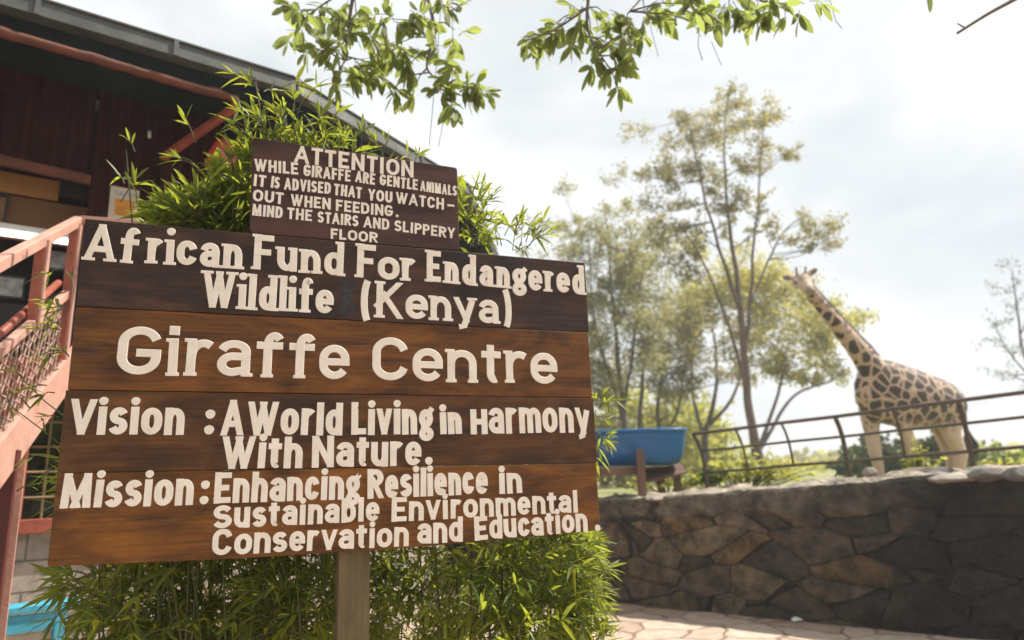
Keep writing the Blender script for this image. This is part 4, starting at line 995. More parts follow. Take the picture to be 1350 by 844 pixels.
def flush(LV, ST, parent, mleaf, mstem, rad_=.0018, droop=(.05, .4)):
    keep = []
    for l in LV:
        b0 = Vector(l[0]); t0 = b0 + Vector(l[1]).normalized() * l[2] * 1.02 - Vector((0, 0, .2 * l[2])); ok = True
        for q in (b0, b0.lerp(t0, .5), t0):
            r_ = q - BO; u_ = r_.dot(BU); dist = -r_.dot(BN)
            if -.03 < u_ < 1.83 and q.z > 1.27 and dist < .055: ok = False
        if ok: keep.append(l)
    LV = keep
    n = len(LV); P_ = np.array([l[0] for l in LV]); D_ = np.array([l[1] for l in LV]); L_ = np.array([l[2] for l in LV]); W_ = np.array([l[3] for l in LV])
    U_ = rng.normal(size=(n, 3)) * .55 + np.array([0, 0, 1.])
    V, Fc = leaf_batch(P_, D_, U_, L_, W_, rng.uniform(*droop, size=n))
    g = MB(); g.raw(V, Fc); g.build('foliage', mleaf, parent)
    g = MB()
    for s_ in ST:
        g.tube(s_, [rad_ * 1.3] + [rad_] * (len(s_) - 2) + [rad_ * .6], 5, cap=False) if not isinstance(s_, tuple) or len(s_) < 6 else g.tube(s_, [.006 * (1 - .7 * i / len(s_)) for i in range(len(s_))], 6, cap=False)
    g.build('stem', mstem, parent, smooth=True)

def zone(LV, ST, px, py, rx, ry, n, off, L=.105, outw=.35, upw=.5, ll=(4, 7), xb=0):
    """n sprigs inside a pixel-sized region at the depth band `off` behind the board plane"""
    for _ in range(n):
        while True:
            a, b = rng.uniform(-1, 1, 2)
            if a * a + b * b < 1: break
        o = rng.uniform(*off); p = np.array(onboard(px + a * rx, py + b * ry, o))
        d = np.array([a * .6 + xb, 0, -b * .5]) + np.array(BN) * outw * rng.uniform(0, 1.6) + rng.normal(size=3) * .45 + np.array([0, 0, upw])
        sprig(LV, ST, p, d, rng.integers(*ll), L * rng.uniform(.8, 1.2))
def culm(ST, px, py, off, foot, n=10, bend=.12):
    tip = np.array(onboard(px, py, off)); ft = np.array([foot[0], foot[1], 0.])
    pts = []
    for k in range(n):
        t_ = k / (n - 1); q = ft * (1 - t_) + tip * t_ + np.array([.02 * sin(5 * t_ + px), .02 * cos(4 * t_), bend * sin(pi * t_) * 1.0])
        pts.append(q)
    ST.append(tuple(pts)); return pts

# ------------------------------------------------------------------ bamboo round the board
def foot(u, off): 
    q = BO + BU * u - BN * off; return (q.x, q.y)
# upper left, behind the top plank
LV, ST = [], []
bp1 = thing('bamboo_plant', (*foot(.45, .5), 0), 'bright green bamboo behind the left half of the large board beside the warning board', 'bamboo')
zone(LV, ST, 283, 300, 54, 22, 150, (.10, .40), upw=.5)
zone(LV, ST, 322, 255, 20, 36, 50, (.12, .3), L=.085, upw=.2, xb=-.2)
zone(LV, ST, 248, 288, 22, 18, 24, (.10, .25), L=.08, upw=.4, xb=-.2)
zone(LV, ST, 280, 340, 70, 50, 90, (.12, .5), upw=.4)
for (px, py, n_) in ((175, 205, 2), (168, 240, 2), (180, 275, 2), (155, 268, 2)):
    zone(LV, ST, px, py, 5, 8, 1, (.10, .14), L=.075, upw=.9, ll=(3, 4))
for (px, py) in ((250, 215), (262, 190), (268, 225)):
    zone(LV, ST, px, py, 6, 6, 1, (.10, .2), L=.095, xb=-.9, upw=.5, ll=(3, 4))
for (px, py) in ((300, 230), (250, 260), (330, 250), (170, 300), (175, 200)): culm(ST, px, py, .2, foot(.3 + rng.uniform(0, .4), .4))
for (px, py, n_) in ((85, 352, 2), (92, 384, 3), (86, 410, 4), (80, 430, 3), (82, 460, 3), (88, 472, 3), (60, 505, 1), (72, 520, 1), (80, 552, 1)):
    zone(LV, ST, px, py, 6, 6, (n_ + 1) // 2, (.02, .07), L=.058, xb=-1.5, upw=.1, ll=(3, 5), outw=.1)
ST.append(tuple(np.array(onboard(*q, .08)) for q in ((100, 560), (60, 530), (28, 498), (14, 475))))
ST.append(tuple(np.array(onboard(*q, .08)) for q in ((98, 600), (60, 570), (20, 540), (0, 520))))
for (px, py) in ((14, 478), (4, 512), (30, 500), (40, 540), (55, 552), (62, 600), (22, 645), (70, 620)):
    zone(LV, ST, px, py, 3, 3, 1, (.06, .10), L=.052, xb=-.8, upw=-.1, ll=(2, 3), outw=.1)
flush(LV, ST, bp1, m_bam, m_stem)

# tall sprays over the warning board
LV, ST = [], []
bp2 = thing('bamboo_plant', (*foot(.95, .45), 0), 'tall lime green bamboo sprays rising above the small warning board', 'bamboo')
for (px, py, n_, xb_) in ((340, 100, 1, -.3), (345, 120, 2, -.2), (362, 140, 2, -.6), (372, 105, 1, .6), (385, 145, 3, .2), (405, 130, 1, .8), (412, 165, 3, .3), (395, 185, 6, 0), (365, 180, 5, -.4), (430, 175, 4, .3), (445, 190, 3, .3), (475, 195, 3, .1), (505, 205, 2, .1), (545, 212, 2, .2), (350, 165, 3, -.5), (340, 200, 4, -.4), (320, 160, 2, -.6), (325, 190, 3, -.5), (382, 165, 5, 0), (355, 190, 6, 0), (420, 190, 5, 0)):
    zone(LV, ST, px, py + 4, 8, 7, n_, (.08, .2), L=.085, xb=xb_, upw=.8, ll=(3, 5), outw=.1)
zone(LV, ST, 400, 215, 60, 12, 40, (.10, .25), L=.085, upw=.5)
zone(LV, ST, 470, 270, 110, 30, 60, (.14, .35), L=.09, upw=.3)
for (px, py) in ((345, 110), (385, 140), (372, 150), (440, 190), (500, 205)): culm(ST, px, py, .12, foot(.8 + rng.uniform(-.1, .3), .3), bend=.05)
flush(LV, ST, bp2, m_bam, m_stem)

# right hand bamboo
LV, ST = [], []
bp3 = thing('bamboo_plant', (*foot(1.55, .4), 0), 'sunlit yellow green bamboo at the right end of the board, bushy below it', 'bamboo')
zone(LV, ST, 625, 300, 14, 40, 40, (.10, .35), L=.085, upw=.5)
zone(LV, ST, 680, 320, 28, 14, 16, (.10, .25), L=.08, upw=.7, xb=.2)
zone(LV, ST, 690, 305, 20, 8, 5, (.10, .18), L=.085, upw=.8, xb=.4)
zone(LV, ST, 786, 540, 5, 45, 14, (.05, .2), L=.065, upw=.1, xb=.6, outw=.0)
zone(LV, ST, 640, 520, 110, 130, 420, (.12, .8), L=.09)
zone(LV, ST, 705, 765, 74, 85, 330, (.05, .45), L=.072, upw=.15, outw=.5)
zone(LV, ST, 745, 765, 40, 70, 150, (.0, .35), L=.07, upw=.1, xb=.5, outw=.5)
zone(LV, ST, 600, 790, 90, 75, 150, (.13, .5), L=.08, upw=.15, outw=.35)
zone(LV, ST, 700, 850, 85, 50, 130, (-.02, .45), L=.085, upw=.1, outw=.5)
for k in range(12): culm(ST, 560 + k * 18, 560 + 40 * sin(k * 2.), .3, foot(1.2 + .05 * k, .35), bend=.02)
flush(LV, ST, bp3, m_bam, m_stem)

# dark bamboo under the board on the left
LV, ST = [], []
bp4 = thing('bamboo_plant', (*foot(.5, .45), 0), 'shaded dark green bamboo thicket under the left half of the large board', 'bamboo')
zone(LV, ST, 160, 795, 60, 50, 60, (.17, .5), L=.085, upw=-.05, xb=-.2, outw=.1)
zone(LV, ST, 118, 768, 14, 16, 7, (.05, .2), L=.09, upw=-.1, xb=-.8, outw=.1)
zone(LV, ST, 260, 800, 120, 60, 420, (.34, .95), L=.085, upw=0, outw=.1)
zone(LV, ST, 385, 790, 55, 50, 60, (.13, .4), L=.08, upw=.1, outw=.3)
zone(LV, ST, 290, 650, 190, 90, 420, (.2, .95), L=.10)
zone(LV, ST, 335, 490, 160, 110, 560, (.2, .95), L=.11)  # this and the next: unseen leaf mass added to shade the bamboo below
zone(LV, ST, 480, 470, 120, 110, 380, (.2, .95), L=.11)
zone(LV, ST, 250, 870, 190, 40, 220, (.3, .9), L=.09, upw=0)
zone(LV, ST, 490, 790, 150, 70, 420, (.4, .95), L=.09, upw=0)
for k in range(22): culm(ST, 130 + k * 15, 620 + 60 * sin(k * 1.7), .35 + .1 * sin(k * 3.), foot(.15 + .045 * k, .45 + .12 * sin(k)), bend=.02)
flush(LV, ST, bp4, m_bam, m_stem)

# ------------------------------------------------------------------ giraffe
def giraffe():
    bm_v = MB()
    def chain(pts, rs, n=14, sq=None):
        """closed tube with elliptical rings: rs = (r_side, r_up) per point"""
        pts = [Vector(p) for p in pts]; m_ = len(pts); rings = []
        for i, p in enumerate(pts):
            d = (pts[min(i + 1, m_ - 1)] - pts[max(i - 1, 0)]).normalized()
            rings.append((p, d, rs[i] if hasattr(rs[i], '__len__') else (rs[i], rs[i])))
        d0, d1 = rings[0][1], rings[-1][1]
        r0 = rings[0][2]; r1 = rings[-1][2]
        rings = [(rings[0][0] - d0 * min(r0) * .75, d0, (r0[0] * .45, r0[1] * .45))] + rings + [(rings[-1][0] + d1 * min(r1) * .75, d1, (r1[0] * .45, r1[1] * .45))]
        b = len(bm_v.v)
        for p, d, (ra, rb) in rings:
            s_ = d.cross(Vector((0, 0, 1)))
            if s_.length < .15: s_ = LAT.copy()
            s_.normalize()
            if s_.dot(LAT) < 0: s_ = -s_
            u_ = s_.cross(d).normalized()
            for k in range(n):
                a = 2 * pi * k / n; bm_v.v.append(tuple(p + s_ * ra * cos(a) + u_ * rb * sin(a)))
        for i in range(len(rings) - 1):
            for k in range(n):
                k2 = (k + 1) % n; bm_v.f.append((b + i * n + k, b + i * n + k2, b + (i + 1) * n + k2, b + (i + 1) * n + k))
        bm_v.f.append(tuple(b + k for k in reversed(range(n)))); bm_v.f.append(tuple(b + (len(rings) - 1) * n + k for k in range(n)))
    YF, YR = 13.6, 14.5                      # depth of chest and rump
    def Yx(px): return YF + (YR - YF) * (px - 1135) / 130
    P_ = lambda px, py, dy=0: atY(px, py, Yx(px) + dy)
    ax = (P_(1265, 530) - P_(1140, 520)); ax.z = 0; ax.normalize()
    global LAT; LAT = Vector((ax.y, -ax.x, 0)); LAT = LAT if LAT.y < 0 else -LAT        # towards the viewer
    k_ = 13.9 / F_PX                         # metres per pixel
    def T(px, top, bot): return P_(px, (top + bot) / 2), (bot - top) / 2 * k_
    secs = [(1143, 478, 548, .26), (1156, 472, 556, .33), (1172, 474, 561, .40), (1190, 481, 565, .44), (1210, 488, 568, .46), (1228, 494, 567, .45), (1244, 502, 565, .41), (1256, 511, 560, .33), (1264, 523, 548, .20)]
    pts = []; rs = []
    for px, t_, b_, w_ in secs:
        c_, h_ = T(px, t_, b_); pts.append(c_); rs.append((w_, h_))
    chain(pts, rs, 20)
    # neck
    nk = [(1162, 500, 0, .30, .36), (1150, 488, -.05, .24, .33), (1138, 470, -.08, .19, .285), (1126, 455, -.12, .165, .235), (1111, 437, -.16, .145, .20), (1096, 419, -.2, .13, .175), (1083, 403, -.22, .12, .155), (1071, 389, -.26, .115, .14), (1064, 380, -.30, .11, .13)]
    chain([P_(x, y, d) for x, y, d, a, b in nk], [(a * .95, b * .97) for x, y, d, a, b in nk], 16)
    # chest bulge and shoulders
    chain([P_(1140, 505), P_(1141, 530)], [(.2, .2), (.2, .17)], 12)
    # legs: near pair (toward viewer) and far pair
    def leg(pxs, lat, rr):
        chain([P_(x, y) + LAT * lat for x, y in pxs], rr, 12)
    G0 = 1.16
    def down(px, lat): q = P_(px, 620) + LAT * lat; q.z = G0; return q
    def legs(top, seq, lat, foot_px):
        pts = [P_(x, y) + LAT * lat for x, y, r_ in seq]; rs_ = [r_ for x, y, r_ in seq]
        f = down(foot_px, lat); pts.append(Vector((f.x, f.y, G0 + .16))); rs_.append((.09, .095)); pts.append(Vector((f.x - .01, f.y, G0 + .07))); rs_.append((.115, .12))
        chain(pts, rs_, 12)
    legs(0, [(1152, 535, (.15, .24)), (1154, 556, (.14, .19)), (1157, 575, (.125, .15)), (1160, 596, (.12, .135)), (1163, 606, (.11, .12))], -.12, 1166)
    legs(0, [(1172, 535, (.15, .24)), (1180, 560, (.13, .17)), (1187, 578, (.12, .14)), (1193, 596, (.115, .125)), (1196, 606, (.105, .11))], .17, 1199)
    legs(0, [(1240, 530, (.19, .40)), (1241, 556, (.17, .36)), (1245, 575, (.15, .25)), (1252, 592, (.125, .17)), (1256, 601, (.115, .145)), (1255, 612, (.10, .12))], .18, 1255)
    legs(0, [(1246, 530, (.19, .36)), (1249, 556, (.17, .32)), (1253, 575, (.14, .23)), (1259, 592, (.12, .16)), (1263, 601, (.11, .13)), (1263, 612, (.095, .11))], -.16, 1266)
    # tail
    chain([P_(1264, 528), P_(1272, 545), P_(1275, 565), P_(1276, 580)], [(.05, .05), (.035, .035), (.028, .028), (.025, .025)], 8)
    # head, looking at the viewer and a little down
    HC = P_(1057, 371, -.32)
    fwd = Vector((0.0, -1, -.62)).normalized(); rt_ = Vector((1, .0, .10)).normalized(); up_ = fwd.cross(rt_).normalized(); up_ = up_ if up_.z > 0 else -up_
    H = lambda x, y, z: HC + rt_ * x + fwd * y + up_ * z
    chain([H(0, -.16, -.02), H(0, -.06, .0), H(0, .06, .0), H(0, .18, -.02), H(0, .30, -.045), H(0, .40, -.06), H(0, .47, -.06)],
          [(.10, .11), (.155, .145), (.165, .15), (.13, .125), (.10, .10), (.098, .09), (.085, .07)], 14)
    chain([H(0, -.20, -.10), H(.02, -.12, -.06)], [(.11, .13), (.12, .13)], 12)
    for s_ in (-1, 1):
        chain([H(.075 * s_, -.02, .10), H(.085 * s_, -.045, .19), H(.088 * s_, -.06, .265)], [.038, .028, .032], 8)   # ossicones
        chain([H(.13 * s_, .06, .04), H(.15 * s_, .10, .04)], [.055, .045], 8)                                          # brow
    # ears
    for s_, lift in ((-1, .0), (1, .10)):
        b0 = H(.13 * s_, -.08, .07); t_ = H(.36 * s_, -.10, .09 + lift)
        chain([b0, b0.lerp(t_, .4), b0.lerp(t_, .8), t_], [(.03, .05), (.03, .075), (.022, .055), (.012, .02)], 8)
    me = bpy.data.meshes.new('g'); me.from_pydata(bm_v.v, [], bm_v.f); tmp = bpy.data.objects.new('g', me); COL.objects.link(tmp)
    r_ = tmp.modifiers.new('r', 'REMESH'); r_.mode = 'VOXEL'; r_.voxel_size = .026
    s_ = tmp.modifiers.new('s', 'SMOOTH'); s_.factor = .5; s_.iterations = 4
    dg = bpy.context.evaluated_depsgraph_get(); ev = tmp.evaluated_get(dg)
    m2 = bpy.data.meshes.new_from_object(ev); V = [v.co.copy() for v in m2.vertices]; Fc = [tuple(p.vertices) for p in m2.polygons]
    bpy.data.objects.remove(tmp)
    loc = P_(1205, 600); loc.z = G0
    th = thing('giraffe', loc, 'tall giraffe with dark brown patches standing behind the iron fence and facing the camera', 'giraffe')
    # colour zones of the coat, per vertex: R = patch size factor zone, G = how much patches show, B = face/leg pale
    zones = []
    neck = [P_(x, y, d) for x, y, d, a, b in nk]
    ztop = P_(1200, 485).z; zbel = P_(1210, 560).z
    for v in V:
        show = 1.0; pale = 0.0; dark = 0.0
        if v.z < zbel + .12: show = max(0, min(1, (v.z - zbel + .22) / .34))
        if v.z < zbel - .05: pale = .5
        dh = (v - HC).length
        hx, hy, hz = (v - HC).dot(rt_), (v - HC).dot(fwd), (v - HC).dot(up_)
        if dh < .55 and hy > -.2 and (v - P_(1071, 389, -.26)).length > .16:
            show = .0; pale = .5 
            if hy > .38: dark = .55                              # muzzle
            if hz > .07 and abs(hx) < .12 and hy < .2: dark = .55  # forehead
            if hz > .2: dark = .7
            if abs(hx) > .2: dark = .75 if hz > .04 else .6      # ears
        nkf = min(1, max(0, (1165 - (CX + F_PX * (v.x / v.y))) / 60)); zones.append((show, pale, dark, .5 * nkf))
    m = bpy.data.materials.new('giraffe_coat'); m.use_nodes = True; t = m.node_tree; N = t.nodes; Pn = N['Principled BSDF']; Lk = t.links.new
    c = N.new('ShaderNodeTexCoord'); nz = N.new('ShaderNodeTexNoise'); nz.inputs['Scale'].default_value = 5; nz.inputs['Detail'].default_value = 2
    Lk(c.outputs['Object'], nz.inputs['Vector'])
    ad = N.new('ShaderNodeMixRGB'); ad.blend_type = 'ADD'; ad.inputs[0].default_value = .09; Lk(c.outputs['Object'], ad.inputs[1]); Lk(nz.outputs['Color'], ad.inputs[2])
    v1 = N.new('ShaderNodeTexVoronoi'); v1.feature = 'DISTANCE_TO_EDGE'; v1.inputs['Scale'].default_value = 4.3; v1.inputs['Randomness'].default_value = .8; Lk(ad.outputs[0], v1.inputs['Vector'])
    va = N.new('ShaderNodeVertexColor'); va.layer_name = 'coat'; sp = N.new('ShaderNodeSeparateColor'); Lk(va.outputs[0], sp.inputs[0])
    rr = N.new('ShaderNodeMapRange'); rr.inputs['From Min'].default_value = .06; rr.inputs['From Max'].default_value = .10; sb_ = N.new('ShaderNodeMath'); sb_.operation = 'MULTIPLY_ADD'; sb_.inputs[1].default_value = -.11; Lk(va.outputs['Alpha'], sb_.inputs[0]); Lk(v1.outputs['Distance'], sb_.inputs[2]); Lk(sb_.outputs[0], rr.inputs['Value'])
    ml = N.new('ShaderNodeMath'); ml.operation = 'MULTIPLY'; Lk(rr.outputs[0], ml.inputs[0]); Lk(sp.outputs[0], ml.inputs[1])
    base = N.new('ShaderNodeMixRGB'); base.inputs[1].default_value = (.44, .295, .21, 1); base.inputs[2].default_value = (.53, .39, .305, 1); Lk(sp.outputs[1], base.inputs[0])
    pc = N.new('ShaderNodeMixRGB'); pc.inputs[1].default_value = (.018, .011, .008, 1); pc.inputs[2].default_value = (.045, .026, .016, 1); Lk(nz.outputs[0], pc.inputs[0])
    m1 = N.new('ShaderNodeMixRGB'); Lk(ml.outputs[0], m1.inputs[0]); Lk(base.outputs[0], m1.inputs[1]); Lk(pc.outputs[0], m1.inputs[2])
    m2_ = N.new('ShaderNodeMixRGB'); m2_.inputs[2].default_value = (.07, .045, .03, 1); Lk(sp.outputs[2], m2_.inputs[0]); Lk(m1.outputs[0], m2_.inputs[1])
    Lk(m2_.outputs[0], Pn.inputs['Base Color']); Pn.inputs['Roughness'].default_value = .75
    Pn.inputs['Sheen Weight'].default_value = .15
    nb = N.new('ShaderNodeTexNoise'); nb.inputs['Scale'].default_value = 35; Lk(c.outputs['Object'], nb.inputs['Vector']); bp = N.new('ShaderNodeBump'); bp.inputs['Strength'].default_value = .25; bp.inputs['Distance'].default_value = .02; Lk(nb.outputs[0], bp.inputs['Height']); Lk(bp.outputs[0], Pn.inputs['Normal'])
    g = MB(); g.add(V, Fc); o = g.build('body', m, th, smooth=True)
    ca = o.data.color_attributes.new('coat', 'FLOAT_COLOR', 'POINT'); ca.data.foreach_set('color', np.array(zones, np.float32).ravel())
    m_eye = mat('dark_eye', (.01, .008, .006), .15, .2, 5); m_hair = mat('dark_hair', (.022, .016, .013), .8, .3, 12, .5, 40)
    for s_ in (-1, 1):
        g = MB(); bm = bmesh.new(); bmesh.ops.create_uvsphere(bm, u_segments=14, v_segments=8, radius=.04)
        g.add([v.co + H(.150 * s_, .095, .025) for v in bm.verts], [tuple(v.index for v in f.verts) for f in bm.faces]); bm.free(); g.build('eye', m_eye, th, smooth=True)
    # mane: short upright crest along the back of the neck
    g = MB(); V = []; Fc = []
    for i, (x, y, d, a, b) in enumerate(nk[1:]):
        p = P_(x, y, d); pn = P_(*nk[min(i + 2, len(nk) - 1)][:3]); pp_ = P_(*nk[i][:3]); dd = (pn - pp_).normalized(); up2 = LAT.cross(dd); up2 = up2 if up2.z > 0 else -up2; up2.normalize()
        for o_, l_ in ((b * .86, .028), (b * 1.0 + .05, .012), (b * 1.0 + .05, -.012), (b * .86, -.028)): V.append(p + up2 * o_ + LAT * l_)
    for i in range(len(nk) - 2):
        for k in range(3): Fc.append((i * 4 + k, i * 4 + k + 1, i * 4 + 4 + k + 1, i * 4 + 4 + k))
    g.add(V, Fc); g.build('mane', m_hair, th)
    g = MB(); tp_ = P_(1275.5, 570)
    for k in range(60):
        a = rng.uniform(0, 2 * pi); r_ = rng.uniform(.0, .11); l_ = rng.uniform(.45, .72)
        g.tube([tp_ + Vector((r_ * .3 * cos(a), r_ * .3 * sin(a), rng.uniform(-.02, .05))), tp_ + Vector((r_ * 1.4 * cos(a), r_ * 1.4 * sin(a), -l_ * .5)), tp_ + Vector((r_ * .6 * cos(a) + .02, r_ * .6 * sin(a), -l_))], [.012, .016, .004], 5)
    g.build('tail_tuft', m_hair, th)
giraffe()

# ------------------------------------------------------------------ trees
m_bark = mat('grey_brown_bark', (.11, .072, .05), .9, .35, 6, .6, 14, stretch=(1, 1, .3))
m_bark2 = mat('dark_bark', (.075, .058, .045), .9, .35, 6, .6, 14, stretch=(1, 1, .3))
lf_tall = leafmat('olive_leaf', (.09, .095, .03), (.22, .20, .07), (.56, .50, .17), .52, rough=.5)
lf_pale = leafmat('pale_olive_leaf', (.13, .14, .055), (.27, .26, .11), (.58, .55, .24), .52, rough=.5)
lf_umb = leafmat('yellow_green_leaf', (.12, .13, .022), (.30, .27, .06), (.72, .66, .13), .55)
lf_grn = leafmat('fresh_green_leaf', (.045, .09, .015), (.12, .17, .03), (.34, .44, .06), .45)
lf_drk = leafmat('dull_green_leaf', (.035, .06, .022), (.075, .10, .04), (.14, .19, .06), .35)
lf_lime = leafmat('lime_leaf', (.19, .21, .03), (.36, .36, .07), (.70, .68, .14), .5)

def curve_pts(P_, n): return [Vector(p) for p in catmull([tuple(p) for p in P_], n)]
def tree(label, Y, trunks, clusters, mb, ml, leaf=.13, dens=1.0, depth=1.0, name='tree', cat='tree', group=None, aspect=.30, twig=.02, drop=.3, fill=0):
    """trunks: list of [(px,py,dY,width_px)...]; clusters: (px,py,r_px,n[,dY])"""
    base = atY(trunks[0][0][0], trunks[0][0][1], Y + trunks[0][0][2])
    th = thing(name, base, label, cat, group)
    k = Y / F_PX; g = MB(); skel = []
    for tr_ in trunks:
        P_ = [tuple(atY(x, y, Y + dy)) for x, y, dy, w in tr_]; pts = curve_pts(P_, 6); ws = np.interp(np.linspace(0, len(tr_) - 1, len(pts)), range(len(tr_)), [q[3] for q in tr_])
        rr = [w * k * .40 * (1 + .12 * mn.noise(Vector((i * .8, tr_[0][0], 0)))) for i, w in enumerate(ws)]
        pts = [p + Vector((mn.noise(p * .9), mn.noise(p * .9 + Vector((7, 0, 0))), 0)) * .07 * min(1, i / 6) for i, p in enumerate(pts)]
        g.tube(pts, rr, 7); skel += [(p, r_) for p, r_ in zip(pts[3:], rr[3:])]
    Pl, Dl, Ll = [], [], []
    if fill: clusters = list(clusters) + [(c_[0] + rng.normal() * c_[2] * 1.2, c_[1] + rng.normal() * c_[2] * .9, c_[2] * .8, c_[3] * .6) for c_ in clusters for _ in range(fill)]
    for cl in clusters:
        x, y, r_, n = cl[:4]; dy = cl[4] if len(cl) > 4 else rng.uniform(-1, 1) * depth
        c_ = atY(x, y, Y + dy); R_ = r_ * k * 1.6
        # a limb from the nearest suitable point below, then twigs
        best = min(skel, key=lambda s: (s[0] - c_).length + 1.6 * max(0, s[0].z - c_.z + .2))
        mid = best[0].lerp(c_, .55) + Vector((rng.normal() * .1, rng.normal() * .1, -.12 * (best[0] - c_).length * rng.uniform(0, 1)))
        rb = min(best[1] * .6, .012 * Y / 10 + .01)
        lp = curve_pts([best[0], mid, c_], 5); g.tube(lp, list(np.linspace(rb, rb * .35, len(lp))), 5, cap=False)
        nt_ = max(4, int(n / 22))
        for _ in range(nt_):
            v = rng.normal(size=3); v /= np.linalg.norm(v); e_ = c_ + Vector(v * np.array([1, 1, .75])) * R_ * rng.uniform(.35, 1.0)
            st_ = lp[rng.integers(len(lp) // 2, len(lp))]
            m_ = st_.lerp(e_, .5) + Vector(rng.normal(size=3) * R_ * .12)
            g.tube([st_, m_, e_], [rb * .35, rb * .25, rb * .12], 4, cap=False)
            nl = int(n * dens / nt_); f_ = rng.uniform(.2, 1.1, size=nl)
            b = np.array(m_)[None] * (1 - f_[:, None]) + np.array(e_)[None] * f_[:, None] + rng.normal(size=(nl, 3)) * R_ * .15
            Pl.append(b); d = rng.normal(size=(nl, 3)) + v * .5; d[:, 2] -= drop; Dl.append(d); Ll.append(rng.uniform(.6, 1.3, nl) * leaf)
    g.build('trunk', mb, th, smooth=True)
    Pa, Da, La = np.concatenate(Pl), np.concatenate(Dl), np.concatenate(Ll); n = len(Pa)
    Da /= np.linalg.norm(Da, axis=1)[:, None]; U = rng.normal(size=(n, 3)); Sd = np.cross(Da, U); Sd /= np.linalg.norm(Sd, axis=1)[:, None]
    w = La[:, None] * aspect; A = Pa; B = Pa + Da * La[:, None] * .5 + Sd * w; C_ = Pa + Da * La[:, None]; D = Pa + Da * La[:, None] * .5 - Sd * w
    V = np.stack([A, B, C_, D], 1).reshape(-1, 3); Fc = np.arange(4 * n).reshape(-1, 4)
    g = MB(); g.raw(V, Fc); g.build('crown', ml, th)
    return th

tall_c = [(958, 112, 18, 150), (962, 128, 26, 260), (905, 138, 20, 190), (920, 150, 22, 160), (1010, 132, 22, 240), (985, 140, 16, 120), (945, 160, 28, 300), (890, 172, 24, 230), (873, 200, 20, 180), (1000, 192, 22, 230), (980, 205, 18, 150), (1043, 182, 13, 120), (912, 205, 22, 220), (940, 215, 18, 140), (978, 242, 24, 260), (960, 260, 14, 120),
          (875, 228, 22, 220), (848, 212, 15, 80), (855, 250, 20, 140), (900, 250, 18, 160), (900, 285, 24, 230), (870, 300, 22, 170), (930, 300, 16, 110), (1066, 272, 18, 170), (1085, 288, 20, 210), (1050, 300, 14, 90), (1025, 276, 15, 110), (1068, 312, 10, 60), (955, 290, 14, 80), (880, 330, 20, 160), (915, 345, 18, 140), (1000, 262, 12, 70)]
tree('tall slender olive grey tree with bare trunk and airy crown left of the giraffe', 23,
     [[(1002, 612, 0, 22), (992, 570, 0, 15), (984, 500, 0, 12.5), (977, 420, 0, 11), (973, 380, 0, 9), (962, 300, .2, 6), (955, 220, .2, 4), (958, 140, .2, 2)],
      [(976, 410, 0, 8), (955, 350, -.3, 6), (935, 280, -.5, 4.5), (915, 200, -.6, 3), (905, 145, -.6, 1.5)],
      [(981, 470, 0, 8), (990, 400, .4, 6.5), (993, 330, .5, 5), (1000, 250, .6, 3.5), (1008, 150, .6, 1.5)],
      [(990, 400, .4, 4), (1010, 350, .6, 3.5), (1030, 310, .7, 3), (1065, 280, .8, 1.5)],
      [(990, 560, 0, 7), (975, 480, -.6, 6), (950, 400, -.9, 4.5), (925, 340, -1, 3), (890, 290, -1, 1.5)]],
     [(x_, y_ + 16, r_ * .9, n_) for x_, y_, r_, n_ in tall_c], m_bark, lf_tall, leaf=.11, dens=2.0, fill=1)
rs_ = np.random.default_rng(3)
left_c = [(752, 330, 20, 150), (750, 380, 22, 170), (758, 430, 22, 180), (778, 480, 22, 170), (745, 300, 12, 60), (782, 420, 22, 180), (860, 330, 20, 130), (765, 520, 20, 130), (770, 300, 22, 130), (800, 282, 22, 150), (770, 340, 22, 150), (812, 325, 26, 220), (835, 300, 22, 170), (790, 388, 26, 230), (850, 355, 26, 230), (822, 415, 30, 300), (790, 450, 28, 260), (845, 465, 30, 300), (805, 490, 26, 230), (765, 400, 20, 150), (870, 390, 26, 220), (830, 370, 22, 180), (845, 425, 24, 220), (815, 352, 20, 140), (760, 470, 20, 140), (795, 518, 22, 160)]
tree('pale grey green feathery tree right of the large board, behind the trough', 27,
     [[(826, 600, 0, 12), (822, 540, 0, 9), (815, 480, 0, 7), (808, 400, 0, 5), (800, 300, 0, 2)], [(824, 560, 0, 8), (806, 500, 0, 6), (785, 430, .3, 4), (775, 320, .3, 1.5)], [(822, 540, 0, 6), (836, 450, -.3, 5), (845, 360, -.3, 2)]],
     left_c, m_bark2, lf_pale, leaf=.125, dens=2.7, fill=2)
mid_c = [(870, 430, 26, 230), (900, 405, 26, 230), (880, 470, 28, 260), (910, 455, 26, 240), (862, 500, 24, 200), (900, 500, 22, 170), (930, 420, 24, 200), (925, 380, 22, 150), (885, 530, 20, 120), (940, 490, 18, 120)]
tree('brownish olive tree with dark forked stems behind the middle of the blue trough', 30,
     [[(845, 600, 0, 10), (844, 540, 0, 7.5), (850, 480, 0, 6), (868, 420, 0, 3)], [(880, 600, .2, 8), (868, 555, .2, 7), (872, 500, .2, 5), (885, 440, .2, 2)], [(878, 575, .2, 6), (893, 540, 0, 5), (905, 470, 0, 2)]],
     mid_c, m_bark2, lf_tall, leaf=.14, dens=2.7, fill=2)
